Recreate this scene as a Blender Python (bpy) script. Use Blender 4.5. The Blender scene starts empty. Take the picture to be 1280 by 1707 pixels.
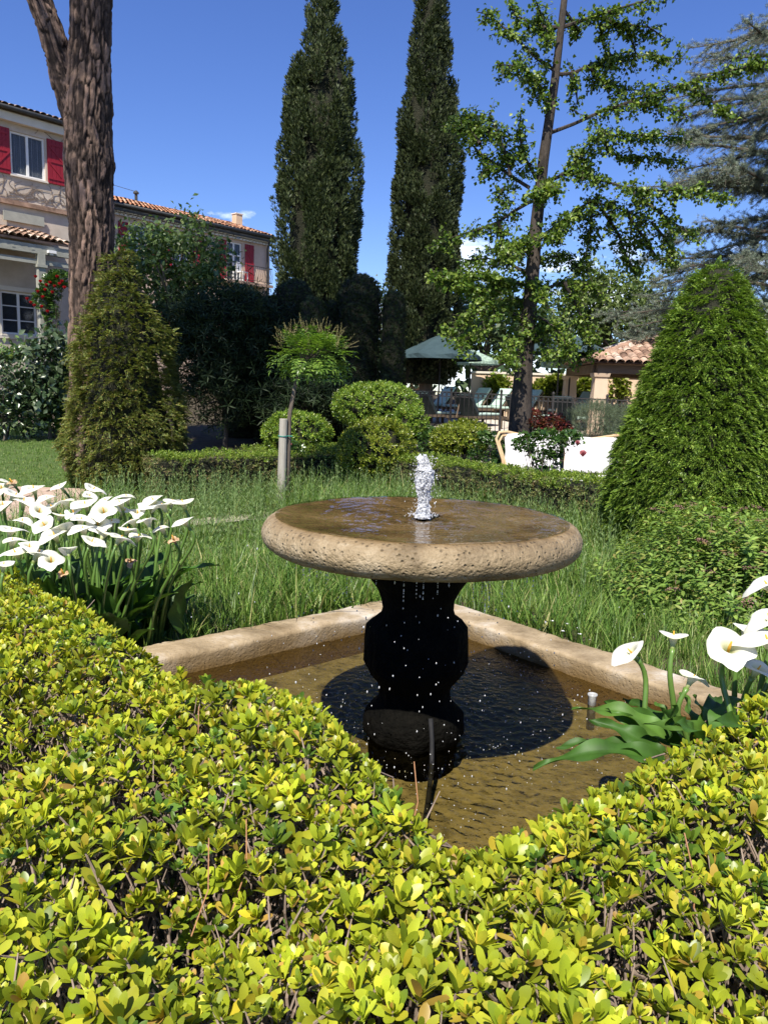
import bpy, bmesh, math, random
import numpy as np
from mathutils import Vector, Matrix, noise

R = math.radians
rng = np.random.default_rng(11)
random.seed(5)
scene = bpy.context.scene
col = scene.collection

# ------------------------------------------------------------------ camera
EYE, PITCH, ROLL, FPX = 1.6, 8.8, 1.8, 1283.0
cam_d = bpy.data.cameras.new('camera')
cam = bpy.data.objects.new('camera', cam_d)
col.objects.link(cam)
CAM_M = Matrix.Rotation(R(90 - PITCH), 3, 'X') @ Matrix.Rotation(R(ROLL), 3, 'Z')
cam.matrix_world = Matrix.Translation((0, 0, EYE)) @ CAM_M.to_4x4()
cam_d.sensor_fit = 'VERTICAL'
cam_d.sensor_height = 36.0
cam_d.lens = 36.0 * FPX / 1707.0
cam_d.clip_start, cam_d.clip_end = 0.05, 3000
scene.camera = cam

# ------------------------------------------------------------------ light
TO_SUN = Vector((-0.16, -0.56, 0.81)).normalized()
SUN_EL = math.asin(TO_SUN.z)
SUN_ROT = math.atan2(TO_SUN.x, TO_SUN.y)
world = bpy.data.worlds.new('World')
scene.world = world
world.use_nodes = True
wn, wl = world.node_tree.nodes, world.node_tree.links
wn.clear()
w_out = wn.new('ShaderNodeOutputWorld')
w_bg = wn.new('ShaderNodeBackground')
sky = wn.new('ShaderNodeTexSky')
sky.sky_type = 'NISHITA'
sky.sun_disc = False
sky.sun_elevation = SUN_EL
sky.sun_rotation = SUN_ROT
sky.altitude = 600
sky.air_density = 1.0
sky.dust_density = 0.0
sky.ozone_density = 5.0
w_bg.inputs['Strength'].default_value = 0.108
# low fair-weather clouds all round the horizon
tc = wn.new('ShaderNodeTexCoord')
sep = wn.new('ShaderNodeSeparateXYZ')
mp = wn.new('ShaderNodeMapping'); mp.inputs['Scale'].default_value = (1.0, 1.0, 2.4)
mp.inputs['Location'].default_value = (4.2, 2.2, 0.6)
nz = wn.new('ShaderNodeTexNoise')
nz.inputs['Scale'].default_value = 6.5; nz.inputs['Detail'].default_value = 7; nz.inputs['Roughness'].default_value = 0.56
band = wn.new('ShaderNodeMapRange'); band.inputs[1].default_value = 0.09; band.inputs[2].default_value = 0.30
band.inputs[3].default_value = 0.0; band.inputs[4].default_value = -0.30
addn = wn.new('ShaderNodeMath'); addn.operation = 'ADD'
thr = wn.new('ShaderNodeMapRange'); thr.inputs[1].default_value = 0.47; thr.inputs[2].default_value = 0.60
mixc = wn.new('ShaderNodeMix'); mixc.data_type = 'RGBA'
mixc.inputs[7].default_value = (9.5, 10.2, 11.2, 1)
wl.new(tc.outputs['Generated'], sep.inputs[0]); wl.new(tc.outputs['Generated'], mp.inputs[0])
wl.new(mp.outputs[0], nz.inputs['Vector']); wl.new(sep.outputs['Z'], band.inputs[0])
wl.new(nz.outputs[0], addn.inputs[0]); wl.new(band.outputs[0], addn.inputs[1])
wl.new(addn.outputs[0], thr.inputs[0]); wl.new(thr.outputs[0], mixc.inputs[0])
hsv = wn.new('ShaderNodeHueSaturation'); hsv.inputs['Hue'].default_value = .517; hsv.inputs['Saturation'].default_value = 1.16
wl.new(sky.outputs[0], hsv.inputs['Color']); wl.new(hsv.outputs[0], mixc.inputs[6]); wl.new(mixc.outputs[2], w_bg.inputs['Color'])
wl.new(w_bg.outputs[0], w_out.inputs[0])
sun_d = bpy.data.lights.new('sun', 'SUN')
sun_d.energy = 5.0
sun_d.angle = R(0.53)
sun_d.color = (1.0, 0.94, 0.84)
sun = bpy.data.objects.new('sun', sun_d)
sun.rotation_euler = TO_SUN.to_track_quat('Z', 'Y').to_euler()
sun.location = (-6, -20, 40)
col.objects.link(sun)
scene.view_settings.view_transform = 'Standard'
scene.view_settings.look = 'None'
scene.view_settings.gamma = 1.0
scene.view_settings.exposure = 0.72
scene.render.engine = 'CYCLES'
scene.cycles.use_denoising = True
scene.cycles.max_bounces = 7
scene.cycles.diffuse_bounces = 3
scene.cycles.transparent_max_bounces = 10
scene.cycles.caustics_reflective = False
scene.cycles.caustics_refractive = False

# ------------------------------------------------------------------ helpers
def ray(px, py):
    return CAM_M @ Vector(((px - 640) / FPX, (853.5 - py) / FPX, -1))
def P(px, py, Y):
    d = ray(px, py); return Vector((0, 0, EYE)) + d * (Y / d.y)
def G(px, py, z):
    d = ray(px, py); return Vector((0, 0, EYE)) + d * ((z - EYE) / d.z)
def gz(y):
    return 0.06 * min(max(0.0, y - 12.0), 26.0)

def npmesh(name, V, F, smooth=False):
    V = np.asarray(V, dtype=np.float32); F = np.asarray(F, dtype=np.int32)
    me = bpy.data.meshes.new(name)
    m, k = F.shape
    me.vertices.add(len(V)); me.vertices.foreach_set('co', V.ravel())
    me.loops.add(m * k); me.loops.foreach_set('vertex_index', F.ravel())
    me.polygons.add(m)
    me.polygons.foreach_set('loop_start', np.arange(0, m * k, k, dtype=np.int32))
    if smooth: me.polygons.foreach_set('use_smooth', np.ones(m, dtype=bool))
    me.update(calc_edges=True)
    return me

class MB:
    def __init__(s): s.v = []; s.f = []
    def add(s, V, F):
        o = len(s.v); s.v += [tuple(map(float, p)) for p in V]; s.f += [tuple(int(i) + o for i in q) for q in F]; return s
    def box(s, c, d, rot=None):
        x, y, z = d[0] / 2, d[1] / 2, d[2] / 2
        V = [Vector(p) for p in ((-x,-y,-z),(x,-y,-z),(x,y,-z),(-x,y,-z),(-x,-y,z),(x,-y,z),(x,y,z),(-x,y,z))]
        if rot is not None: V = [rot @ p for p in V]
        V = [p + Vector(c) for p in V]
        return s.add(V, [(0,3,2,1),(4,5,6,7),(0,1,5,4),(1,2,6,5),(2,3,7,6),(3,0,4,7)])
    def bar(s, a, b, w, h=None, up=(0, 0, 1)):
        a, b = Vector(a), Vector(b); h = h or w
        d = b - a; x = d.normalized(); u = Vector(up)
        if abs(x.dot(u)) > .98: u = Vector((0, 1, 0))
        y = u.cross(x).normalized(); z = x.cross(y)
        return s.box((a + b) / 2, (d.length, w, h), Matrix((x, y, z)).transposed())
    def tube(s, pts, rad, n=8, cap=True):
        pts = [Vector(p) for p in pts]
        if not hasattr(rad, '__len__'): rad = [rad] * len(pts)
        V = []; F = []
        t0 = (pts[1] - pts[0]).normalized()
        u = t0.orthogonal().normalized()
        for i, p in enumerate(pts):
            t = ((pts[min(i + 1, len(pts) - 1)] - pts[max(i - 1, 0)])).normalized()
            u = (u - t * u.dot(t)).normalized(); w = t.cross(u)
            for k in range(n):
                a = 2 * math.pi * k / n
                V.append(p + (u * math.cos(a) + w * math.sin(a)) * rad[i])
        for i in range(len(pts) - 1):
            for k in range(n):
                F.append((i*n+k, i*n+(k+1)%n, (i+1)*n+(k+1)%n, (i+1)*n+k))
        if cap:
            F.append(tuple(range(n - 1, -1, -1))); F.append(tuple((len(pts)-1)*n + k for k in range(n)))
        return s.add(V, F)
    def lathe(s, prof, n=32, c=(0, 0, 0), shape=None):
        V = []; F = []
        for (r, z) in prof:
            for k in range(n):
                a = 2 * math.pi * k / n
                q = shape(a) if shape else 1.0
                V.append((c[0] + r * q * math.cos(a), c[1] + r * q * math.sin(a), c[2] + z))
        for i in range(len(prof) - 1):
            for k in range(n):
                F.append((i*n+k, i*n+(k+1)%n, (i+1)*n+(k+1)%n, (i+1)*n+k))
        F.append(tuple(range(n - 1, -1, -1))); F.append(tuple((len(prof)-1)*n + k for k in range(n)))
        return s.add(V, F)
    def mesh(s, name, smooth=False):
        me = bpy.data.meshes.new(name); me.from_pydata(s.v, [], s.f)
        if smooth:
            me.polygons.foreach_set('use_smooth', np.ones(len(me.polygons), dtype=bool))
        me.update(); return me

XF = {}
def link(name, data, mat=None):
    o = bpy.data.objects.new(name, data); col.objects.link(o)
    if mat is not None and data is not None and not data.materials: data.materials.append(mat)
    return o
def tag(o, label, cat, group=None, kind=None):
    if label: o['label'] = label
    if cat: o['category'] = cat
    if group: o['group'] = group
    if kind: o['kind'] = kind
    return o
def thing(name, label, cat, loc=(0, 0, 0), rz=0.0, group=None):
    o = bpy.data.objects.new(name, None); col.objects.link(o)
    o.empty_display_size = 0.2
    o.location = loc; o.rotation_euler = (0, 0, rz)
    XF[o] = Matrix.Translation(loc) @ Matrix.Rotation(rz, 4, 'Z')
    return tag(o, label, cat, group)
def part(name, me, mat, parent, world=True, label=None, kind=None, smooth=False, loc=None, rot=None, scale=None):
    """me: Mesh or MB. world=True -> its vertices are world coordinates."""
    if isinstance(me, MB): me = me.mesh(name, smooth)
    o = link(name, me, mat)
    o.parent = parent
    if world and parent in XF: o.matrix_parent_inverse = XF[parent].inverted()
    if loc is not None: o.location = loc
    if rot is not None: o.rotation_euler = rot
    if scale is not None: o.scale = scale if hasattr(scale, '__len__') else (scale,) * 3
    XF.setdefault(o, Matrix.Identity(4))
    if label: o['label'] = label
    if kind: o['kind'] = kind
    return o
def bevel(o, w=0.01, seg=2):
    m = o.modifiers.new('bevel', 'BEVEL'); m.width = w; m.segments = seg; m.limit_method = 'ANGLE'; m.angle_limit = R(40)
    return o

# ---- vectorised foliage tools
def unit(a): return a / np.maximum(np.linalg.norm(a, axis=-1, keepdims=True), 1e-9)
def rnd_dirs(n): return unit(rng.normal(size=(n, 3)))
def frames(d, up):
    x = unit(d); y = np.cross(up, x)
    bad = np.linalg.norm(y, axis=1) < 1e-3
    y[bad] = np.cross(np.array([0.3, 0.9, 0.2]), x[bad])
    y = unit(y); z = np.cross(x, y)
    return np.stack([x, y, z], axis=2)            # columns = local axes
def waves(p, freq, seed, n=7):
    r = np.random.default_rng(seed); d = unit(r.normal(size=(n, 3))) * freq * r.uniform(.6, 1.6, (n, 1)); ph = r.uniform(0, 6.28, n)
    return np.sin(p @ d.T + ph).sum(1) / math.sqrt(n)
def stamp(tpl, pos, rot, sc):
    V, F = tpl; n = len(pos)
    sc = np.broadcast_to(np.asarray(sc, float).reshape(-1, 1, 1), (n, 1, 1))
    W = np.einsum('nij,kj->nki', rot, V) * sc + pos[:, None, :]
    Fo = F[None] + (np.arange(n) * len(V))[:, None, None]
    return W.reshape(-1, 3), Fo.reshape(-1, F.shape[1])
def join(lst):
    V = []; F = []; o = 0
    for v, f in lst:
        V.append(v); F.append(f + o); o += len(v)
    return np.concatenate(V), np.concatenate(F)
def scatter(tpls, pos, d, up, sc):
    rot = frames(d, up); n = len(pos); pick = rng.integers(0, len(tpls), n)
    sc = np.broadcast_to(np.asarray(sc, float), (n,))
    return join([stamp(t, pos[pick == i], rot[pick == i], sc[pick == i]) for i, t in enumerate(tpls) if (pick == i).any()])

_GN = {}
def gn_group(tpls, mat, key):
    k = (key, mat.name, len(tpls), round(float(np.ptp(tpls[0][0])), 4))
    if k in _GN: return _GN[k]
    ng = bpy.data.node_groups.new('spread_' + key, 'GeometryNodeTree')
    ng.interface.new_socket('Geometry', in_out='INPUT', socket_type='NodeSocketGeometry')
    ng.interface.new_socket('Geometry', in_out='OUTPUT', socket_type='NodeSocketGeometry')
    N, L = ng.nodes, ng.links
    gi = N.new('NodeGroupInput'); go = N.new('NodeGroupOutput'); jn = N.new('GeometryNodeJoinGeometry')
    def attr(nm, ty):
        a = N.new('GeometryNodeInputNamedAttribute'); a.data_type = ty; a.inputs['Name'].default_value = nm
        return next(s for s in a.outputs if s.name == 'Attribute' and s.enabled)
    ra, sa, pa = attr('rot', 'FLOAT_VECTOR'), attr('size', 'FLOAT'), attr('pick', 'INT')
    for j, (V, F) in enumerate(tpls):
        me = npmesh('sprig_' + key, V, F, True); me.materials.append(mat)
        ob = bpy.data.objects.new('sprig_' + key, me); ob.use_fake_user = True
        oi = N.new('GeometryNodeObjectInfo'); oi.inputs['Object'].default_value = ob
        cmp = N.new('FunctionNodeCompare'); cmp.data_type = 'INT'; cmp.operation = 'EQUAL'
        ins = [s for s in cmp.inputs if s.enabled]; L.new(pa, ins[0]); ins[1].default_value = j
        ip = N.new('GeometryNodeInstanceOnPoints')
        L.new(gi.outputs[0], ip.inputs['Points']); L.new(oi.outputs['Geometry'], ip.inputs['Instance']); L.new(cmp.outputs[0], ip.inputs['Selection'])
        L.new(ra, ip.inputs['Rotation']); L.new(sa, ip.inputs['Scale']); L.new(ip.outputs[0], jn.inputs[0])
    L.new(jn.outputs[0], go.inputs[0])
    _GN[k] = ng; return ng
def spread(name, tpls, pos, mat, key, parent=None, d=None, up=None, rot=None, sc=1.0):
    """uncountable foliage: one object whose sprigs are geometry-node instances"""
    n = len(pos)
    if rot is None: rot = frames(d, up)
    e = np.stack([np.arctan2(rot[:, 2, 1], rot[:, 2, 2]), -np.arcsin(np.clip(rot[:, 2, 0], -1, 1)), np.arctan2(rot[:, 1, 0], rot[:, 0, 0])], 1)
    me = bpy.data.meshes.new(name); me.vertices.add(n); me.vertices.foreach_set('co', np.asarray(pos, np.float32).ravel())
    a = me.attributes.new('rot', 'FLOAT_VECTOR', 'POINT'); a.data.foreach_set('vector', e.astype(np.float32).ravel())
    a = me.attributes.new('size', 'FLOAT', 'POINT'); a.data.foreach_set('value', np.broadcast_to(np.asarray(sc, np.float32), (n,)).copy())
    a = me.attributes.new('pick', 'INT', 'POINT'); a.data.foreach_set('value', rng.integers(0, len(tpls), n).astype(np.int32))
    o = part(name, me, mat, parent, kind='stuff') if parent else link(name, me, mat)
    m = o.modifiers.new('spread', 'NODES'); m.node_group = gn_group(tpls, mat, key)
    return o

# leaf templates: grow along +x, lie in xy, face +z
def t_diamond(L=1.0, W=.5, f=.08, m=.5):
    return np.array([(0,0,0),(m*L,-W/2*L,f*L),(L,0,-.04*L),(m*L,W/2*L,f*L)]), np.array([(0,1,2,3)])
def t_leaf(L=1.0, W=.4, segs=4, fold=.12, curl=.15, peak=.5, wave=0.0, power=.8, ts=None):
    V = []; F = []
    if ts: segs = len(ts) - 1
    for i in range(segs + 1):
        t = ts[i] if ts else i / segs
        if t < peak: w = math.sin(math.pi / 2 * t / peak) ** power
        else: w = math.cos(math.pi / 2 * (t - peak) / (1 - peak)) ** power
        w = max(w, .05) * W / 2
        z = -curl * t * t
        wv = wave * math.sin(t * 14)
        V += [(t*L, -w*L, (z + fold * w * 2 + wv)*L), (t*L, 0, z*L), (t*L, w*L, (z + fold * w * 2 - wv)*L)]
    for i in range(segs):
        a = i * 3; F += [(a, a+3, a+4, a+1), (a+1, a+4, a+5, a+2)]
    return np.array(V), np.array(F)
def place(t, rot, loc=(0, 0, 0), s=1.0):
    return (t[0] * s) @ np.array(rot).T + np.array(loc), t[1]
def rotm(ax, a): return np.array(Matrix.Rotation(a, 3, ax))
def t_spray(L=.08, n=9, nl=.022, w=.22, droop=.2, spread=62):
    """twig along +x with two rows of needles, tip needles forward"""
    out = []
    for i in range(n):
        t = (i + .5) / n; s = 1 if i % 2 else -1
        a = R(spread - 34 * t) * s
        out.append(place(t_diamond(nl * (1.15 - .5 * t), w, .1), rotm('Z', a) @ rotm('X', random.uniform(-.6, .6)), (t * L, 0, -droop * t * t * L)))
    out.append(place(t_diamond(nl, w, .1), rotm('Y', .2), (L * .93, 0, -droop * L)))
    return join(out)

def leafmat(name, stops, trans=.3, rough=.45, spec=.35, tcol=(1.15, 1.25, .55), scale=0, vein=0):
    m = bpy.data.materials.new(name); m.use_nodes = True
    nt = m.node_tree; N = nt.nodes; L = nt.links; N.clear()
    out = N.new('ShaderNodeOutputMaterial'); pr = N.new('ShaderNodeBsdfPrincipled'); tr = N.new('ShaderNodeBsdfTranslucent'); mx = N.new('ShaderNodeMixShader')
    ge = N.new('ShaderNodeNewGeometry'); oi = N.new('ShaderNodeObjectInfo'); ad = N.new('ShaderNodeMath'); ad.operation = 'ADD'
    fr = N.new('ShaderNodeMath'); fr.operation = 'FRACT'; rp = N.new('ShaderNodeValToRGB')
    L.new(ge.outputs['Random Per Island'], ad.inputs[0]); L.new(oi.outputs['Random'], ad.inputs[1]); L.new(ad.outputs[0], fr.inputs[0]); L.new(fr.outputs[0], rp.inputs[0])
    els = rp.color_ramp.elements
    for i, (p, c) in enumerate(stops):
        e = els[i] if i < 2 else els.new(p)
        e.position = p; e.color = (*c, 1)
    mul = N.new('ShaderNodeMix'); mul.data_type = 'RGBA'; mul.blend_type = 'MULTIPLY'; mul.inputs[0].default_value = 1
    cn = N.new('ShaderNodeTexNoise'); cn.inputs['Scale'].default_value = scale or 14; cn.inputs['Detail'].default_value = 3
    L.new(ge.outputs['Position'], cn.inputs['Vector'])
    cr = N.new('ShaderNodeMapRange'); cr.inputs[1].default_value = .3; cr.inputs[2].default_value = .7; cr.inputs[3].default_value = .58; cr.inputs[4].default_value = 1.32
    L.new(cn.outputs[0], cr.inputs[0]); L.new(rp.outputs[0], mul.inputs[6])
    h1 = N.new('ShaderNodeMath'); h1.operation = 'MULTIPLY'; h1.inputs[1].default_value = 37.7; h2 = N.new('ShaderNodeMath'); h2.operation = 'FRACT'
    h3 = N.new('ShaderNodeMapRange'); h3.inputs[3].default_value = .84; h3.inputs[4].default_value = 1.16; h4 = N.new('ShaderNodeMath'); h4.operation = 'MULTIPLY'
    L.new(oi.outputs['Random'], h1.inputs[0]); L.new(h1.outputs[0], h2.inputs[0]); L.new(h2.outputs[0], h3.inputs[0]); L.new(h3.outputs[0], h4.inputs[0]); L.new(cr.outputs[0], h4.inputs[1]); L.new(h4.outputs[0], mul.inputs[7])
    L.new(mul.outputs[2], pr.inputs['Base Color'])
    pr.inputs['Roughness'].default_value = rough; pr.inputs['Specular IOR Level'].default_value = spec
    tm = N.new('ShaderNodeMix'); tm.data_type = 'RGBA'; tm.blend_type = 'MULTIPLY'; tm.inputs[0].default_value = 1; tm.inputs[7].default_value = (*tcol, 1)
    L.new(mul.outputs[2], tm.inputs[6]); L.new(tm.outputs[2], tr.inputs['Color'])
    mx.inputs[0].default_value = trans
    L.new(pr.outputs[0], mx.inputs[1]); L.new(tr.outputs[0], mx.inputs[2]); L.new(mx.outputs[0], out.inputs[0])
    return m

def surfmat(name, cols, scale=6.0, rough=.8, bump=.3, bscale=40.0, detail=6, spec=.3, stretch=(1, 1, 1), vor=0.0, vscale=30, bdist=.02, metallic=0):
    """noise-mixed solid surface: cols = 2 or 3 colours"""
    m = bpy.data.materials.new(name); m.use_nodes = True
    nt = m.node_tree; N = nt.nodes; L = nt.links; pr = N['Principled BSDF']
    tcn = N.new('ShaderNodeTexCoord'); mp = N.new('ShaderNodeMapping'); mp.inputs['Scale'].default_value = stretch
    L.new(tcn.outputs['Object'], mp.inputs[0])
    n1 = N.new('ShaderNodeTexNoise'); n1.inputs['Scale'].default_value = scale; n1.inputs['Detail'].default_value = detail; n1.inputs['Roughness'].default_value = .65
    L.new(mp.outputs[0], n1.inputs['Vector'])
    rp = N.new('ShaderNodeValToRGB'); els = rp.color_ramp.elements
    for i, c in enumerate(cols):
        e = els[i] if i < 2 else els.new(.5)
        e.color = (*c, 1)
        e.position = .32 + .36 * i / (len(cols) - 1)
    L.new(n1.outputs[0], rp.inputs[0]); L.new(rp.outputs[0], pr.inputs['Base Color'])
    pr.inputs['Roughness'].default_value = rough; pr.inputs['Specular IOR Level'].default_value = spec; pr.inputs['Metallic'].default_value = metallic
    if bump:
        n2 = N.new('ShaderNodeTexNoise'); n2.inputs['Scale'].default_value = bscale; n2.inputs['Detail'].default_value = 5
        L.new(mp.outputs[0], n2.inputs['Vector'])
        b = N.new('ShaderNodeBump'); b.inputs['Strength'].default_value = bump; b.inputs['Distance'].default_value = bdist
        src = n2.outputs[0]
        if vor:
            vo = N.new('ShaderNodeTexVoronoi'); vo.inputs['Scale'].default_value = vscale
            L.new(mp.outputs[0], vo.inputs['Vector'])
            mr = N.new('ShaderNodeMapRange'); mr.inputs[1].default_value = .05; mr.inputs[2].default_value = .3
            L.new(vo.outputs[0], mr.inputs[0])
            mm = N.new('ShaderNodeMath'); mm.operation = 'MULTIPLY_ADD'; mm.inputs[1].default_value = vor
            L.new(mr.outputs[0], mm.inputs[0]); L.new(n2.outputs[0], mm.inputs[2]); src = mm.outputs[0]
            # pits are coloured darker
            mc = N.new('ShaderNodeMix'); mc.data_type = 'RGBA'; mc.blend_type = 'MULTIPLY'
            mc.inputs[0].default_value = min(1, vor); L.new(rp.outputs[0], mc.inputs[6])
            mr2 = N.new('ShaderNodeMapRange'); mr2.inputs[1].default_value = .04; mr2.inputs[2].default_value = .2; mr2.inputs[3].default_value = .25
            L.new(vo.outputs[0], mr2.inputs[0]); L.new(mr2.outputs[0], mc.inputs[7]); L.new(mc.outputs[2], pr.inputs['Base Color'])
        L.new(src, b.inputs['Height']); L.new(b.outputs[0], pr.inputs['Normal'])
    return m

# ---- surfaces to scatter on
def rev_points(prof, n, c):
    """prof: [(z, r)] -> points and normals on a surface of revolution"""
    z = np.array([p[0] for p in prof], float); r = np.array([p[1] for p in prof], float)
    ds = np.hypot(np.diff(z), np.diff(r)); w = ds * (r[1:] + r[:-1]) / 2
    k = rng.choice(len(ds), n, p=w / w.sum()); t = rng.random(n)
    zz = z[k] + t * (z[k+1] - z[k]); rr = r[k] + t * (r[k+1] - r[k])
    a = rng.uniform(0, 2 * math.pi, n)
    nr = (z[k+1] - z[k]) / ds[k]; nzv = -(r[k+1] - r[k]) / ds[k]
    s = np.where(nr < 0, -1, 1) if False else 1
    nrm = np.stack([nr * np.cos(a) * s, nr * np.sin(a) * s, nzv * s], 1)
    return np.stack([rr * np.cos(a), rr * np.sin(a), zz], 1) + np.array(c), unit(nrm)
def ell_points(c, rad, n, zmin=-1.0):
    d = rnd_dirs(int(n * 1.0))
    d[:, 2] = np.where(d[:, 2] < zmin, -d[:, 2], d[:, 2])
    rad = np.array(rad)
    return np.array(c) + d * rad, unit(d / rad)
def rev_core(prof, c, k=.9, seg=28, seed=1, amp=.05):
    mb = MB()
    pr = [(max(r * k, .01), z) for z, r in prof]
    mb.lathe(pr, seg, c)
    v = np.array(mb.v); d = waves(v, 5, seed)[:, None] * amp
    q = v - np.array(c); q[:, 2] = 0
    mb.v = [tuple(p) for p in v + unit(q) * d]
    return mb

# ------------------------------------------------------------------ materials of the setting
M_soil = surfmat('soil', [(.035, .028, .018), (.075, .058, .036), (.05, .055, .02)], 3.0, .95, .6, 25, bdist=.03)
M_lawn = surfmat('lawn_turf', [(.05, .085, .018), (.085, .13, .03)], 8, .9, .5, 60, bdist=.02)
M_gravel = surfmat('pale_gravel', [(.36, .30, .23), (.55, .48, .39)], 30, .9, .6, 90, bdist=.01)
M_twig = surfmat('twig', [(.16, .115, .085), (.30, .235, .185)], 20, .8, .3, 80, stretch=(1, 1, .3))
M_dark_core = surfmat('dark_core', [(.012, .015, .007), (.028, .027, .014)], 12, .95, .8, 30, bdist=.05)  # dark core added inside foliage: blocks see-through, stands in for inner shade

def stonemat():
    m = surfmat('basin_stone', [(.17, .125, .07), (.36, .28, .175), (.56, .51, .43)], 2.6, .85, .7, 60, vor=.35, vscale=55, bdist=.008)
    N = m.node_tree.nodes; L = m.node_tree.links; pr = N['Principled BSDF']
    src = pr.inputs['Base Color'].links[0].from_socket
    ge = N.new('ShaderNodeNewGeometry'); sp = N.new('ShaderNodeSeparateXYZ'); L.new(ge.outputs['Position'], sp.inputs[0])
    nz = N.new('ShaderNodeTexNoise'); nz.inputs['Scale'].default_value = 7; nz.inputs['Detail'].default_value = 6
    a = N.new('ShaderNodeMath'); a.operation = 'MULTIPLY_ADD'; a.inputs[1].default_value = .14; L.new(nz.outputs[0], a.inputs[0]); L.new(sp.outputs['Z'], a.inputs[2])
    mr = N.new('ShaderNodeMapRange'); mr.inputs[1].default_value = .215; mr.inputs[2].default_value = .33; L.new(a.outputs[0], mr.inputs[0])
    mx = N.new('ShaderNodeMix'); mx.data_type = 'RGBA'; mx.inputs[6].default_value = (.16, .10, .035, 1)
    L.new(mr.outputs[0], mx.inputs[0]); L.new(src, mx.inputs[7]); L.new(mx.outputs[2], pr.inputs['Base Color'])
    return m
M_basin = stonemat()

def bowlmat():
    m = surfmat('pitted_travertine', [(.12, .085, .042), (.27, .20, .11), (.42, .34, .22)], 4, .62, .9, 70, vor=.75, vscale=48, bdist=.012, spec=.4)
    N = m.node_tree.nodes; L = m.node_tree.links; pr = N['Principled BSDF']
    src = pr.inputs['Base Color'].links[0].from_socket
    # water-worn dark mineral film wherever the stone faces up
    ge = N.new('ShaderNodeNewGeometry'); sp = N.new('ShaderNodeSeparateXYZ'); L.new(ge.outputs['True Normal'], sp.inputs[0])
    nz = N.new('ShaderNodeTexNoise'); nz.inputs['Scale'].default_value = 9; nz.inputs['Detail'].default_value = 7
    a = N.new('ShaderNodeMath'); a.operation = 'MULTIPLY_ADD'; a.inputs[1].default_value = .5; L.new(nz.outputs[0], a.inputs[0]); L.new(sp.outputs['Z'], a.inputs[2])
    mr = N.new('ShaderNodeMapRange'); mr.inputs[1].default_value = .92; mr.inputs[2].default_value = 1.25; L.new(a.outputs[0], mr.inputs[0])
    mx = N.new('ShaderNodeMix'); mx.data_type = 'RGBA'; mx.blend_type = 'MULTIPLY'; mx.inputs[7].default_value = (.80, .74, .64, 1)
    L.new(mr.outputs[0], mx.inputs[0]); L.new(src, mx.inputs[6]); L.new(mx.outputs[2], pr.inputs['Base Color'])
    return m
M_bowl = bowlmat()
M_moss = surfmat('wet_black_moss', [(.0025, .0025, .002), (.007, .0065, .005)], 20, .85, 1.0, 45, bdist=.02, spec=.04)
M_algae = surfmat('algae_floor', [(.085, .07, .03), (.28, .23, .11), (.16, .13, .058)], 6, .9, .6, 20, bdist=.02)

def watermat(name, tint, bs=28.0, bstr=.35, rough=.03, mixmin=0.0):
    m = bpy.data.materials.new(name); m.use_nodes = True; nt = m.node_tree; N = nt.nodes; L = nt.links; N.clear()
    out = N.new('ShaderNodeOutputMaterial'); t = N.new('ShaderNodeBsdfTransparent'); g = N.new('ShaderNodeBsdfGlossy'); mx = N.new('ShaderNodeMixShader')
    fr = N.new('ShaderNodeFresnel'); fr.inputs['IOR'].default_value = 1.33
    t.inputs['Color'].default_value = (*tint, 1); g.inputs['Roughness'].default_value = rough
    n = N.new('ShaderNodeTexNoise'); n.inputs['Scale'].default_value = bs; n.inputs['Detail'].default_value = 3
    tc_ = N.new('ShaderNodeTexCoord'); L.new(tc_.outputs['Object'], n.inputs['Vector'])
    b = N.new('ShaderNodeBump'); b.inputs['Strength'].default_value = bstr; b.inputs['Distance'].default_value = .01
    L.new(n.outputs[0], b.inputs['Height']); L.new(b.outputs[0], g.inputs['Normal']); L.new(b.outputs[0], fr.inputs['Normal'])
    ad = N.new('ShaderNodeMath'); ad.operation = 'ADD'; ad.inputs[1].default_value = mixmin; ad.use_clamp = True
    L.new(fr.outputs[0], ad.inputs[0]); L.new(ad.outputs[0], mx.inputs[0])
    L.new(t.outputs[0], mx.inputs[1]); L.new(g.outputs[0], mx.inputs[2]); L.new(mx.outputs[0], out.inputs[0])
    return m
M_water = watermat('pond_water', (.68, .64, .47), 34, .9)
M_film = watermat('water_film', (.86, .82, .72), 14, .55, .06, .06)
def frothmat():
    m = bpy.data.materials.new('froth'); m.use_nodes = True; pr = m.node_tree.nodes['Principled BSDF']
    pr.inputs['Base Color'].default_value = (.93, .95, .97, 1); pr.inputs['Roughness'].default_value = .08
    pr.inputs['Transmission Weight'].default_value = .48; pr.inputs['IOR'].default_value = 1.33
    return m
M_froth = frothmat()
M_jet = frothmat(); M_jet.node_tree.nodes['Principled BSDF'].inputs['Transmission Weight'].default_value = .45

# ------------------------------------------------------------------ ground
E1 = Vector((-.76, -.65, 0)).normalized(); E2 = Vector((.65, -.76, 0)).normalized()
BC = Vector((.27, 5.16, 0)); BL = 2.75; CW = .235; WZ = .145
def basin_ab(x, y):
    d = Vector((x, y, 0)) - BC; return d.dot(E1), d.dot(E2)
xs = np.concatenate([[-900, -300, -120, -60, -30, -18, -12], np.arange(-8, 8.01, .2), [12, 18, 30, 60, 120, 300, 900]])
ys = np.concatenate([[-60, -20, -6], np.arange(-1, 14.01, .2), np.arange(15, 40, 1.5), [50, 70, 110, 200, 400, 1200]])
V = []
for y in ys:
    for x in xs:
        a, b = basin_ab(x, y)
        z = gz(y) + (.02 * math.sin(x * 1.7 + y) if -8 < x < 8 and y < 14 else 0)
        if .06 < a < BL - .06 and .06 < b < BL - .06: z = -.5
        V.append((x, y, z))
nx = len(xs)
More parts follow.
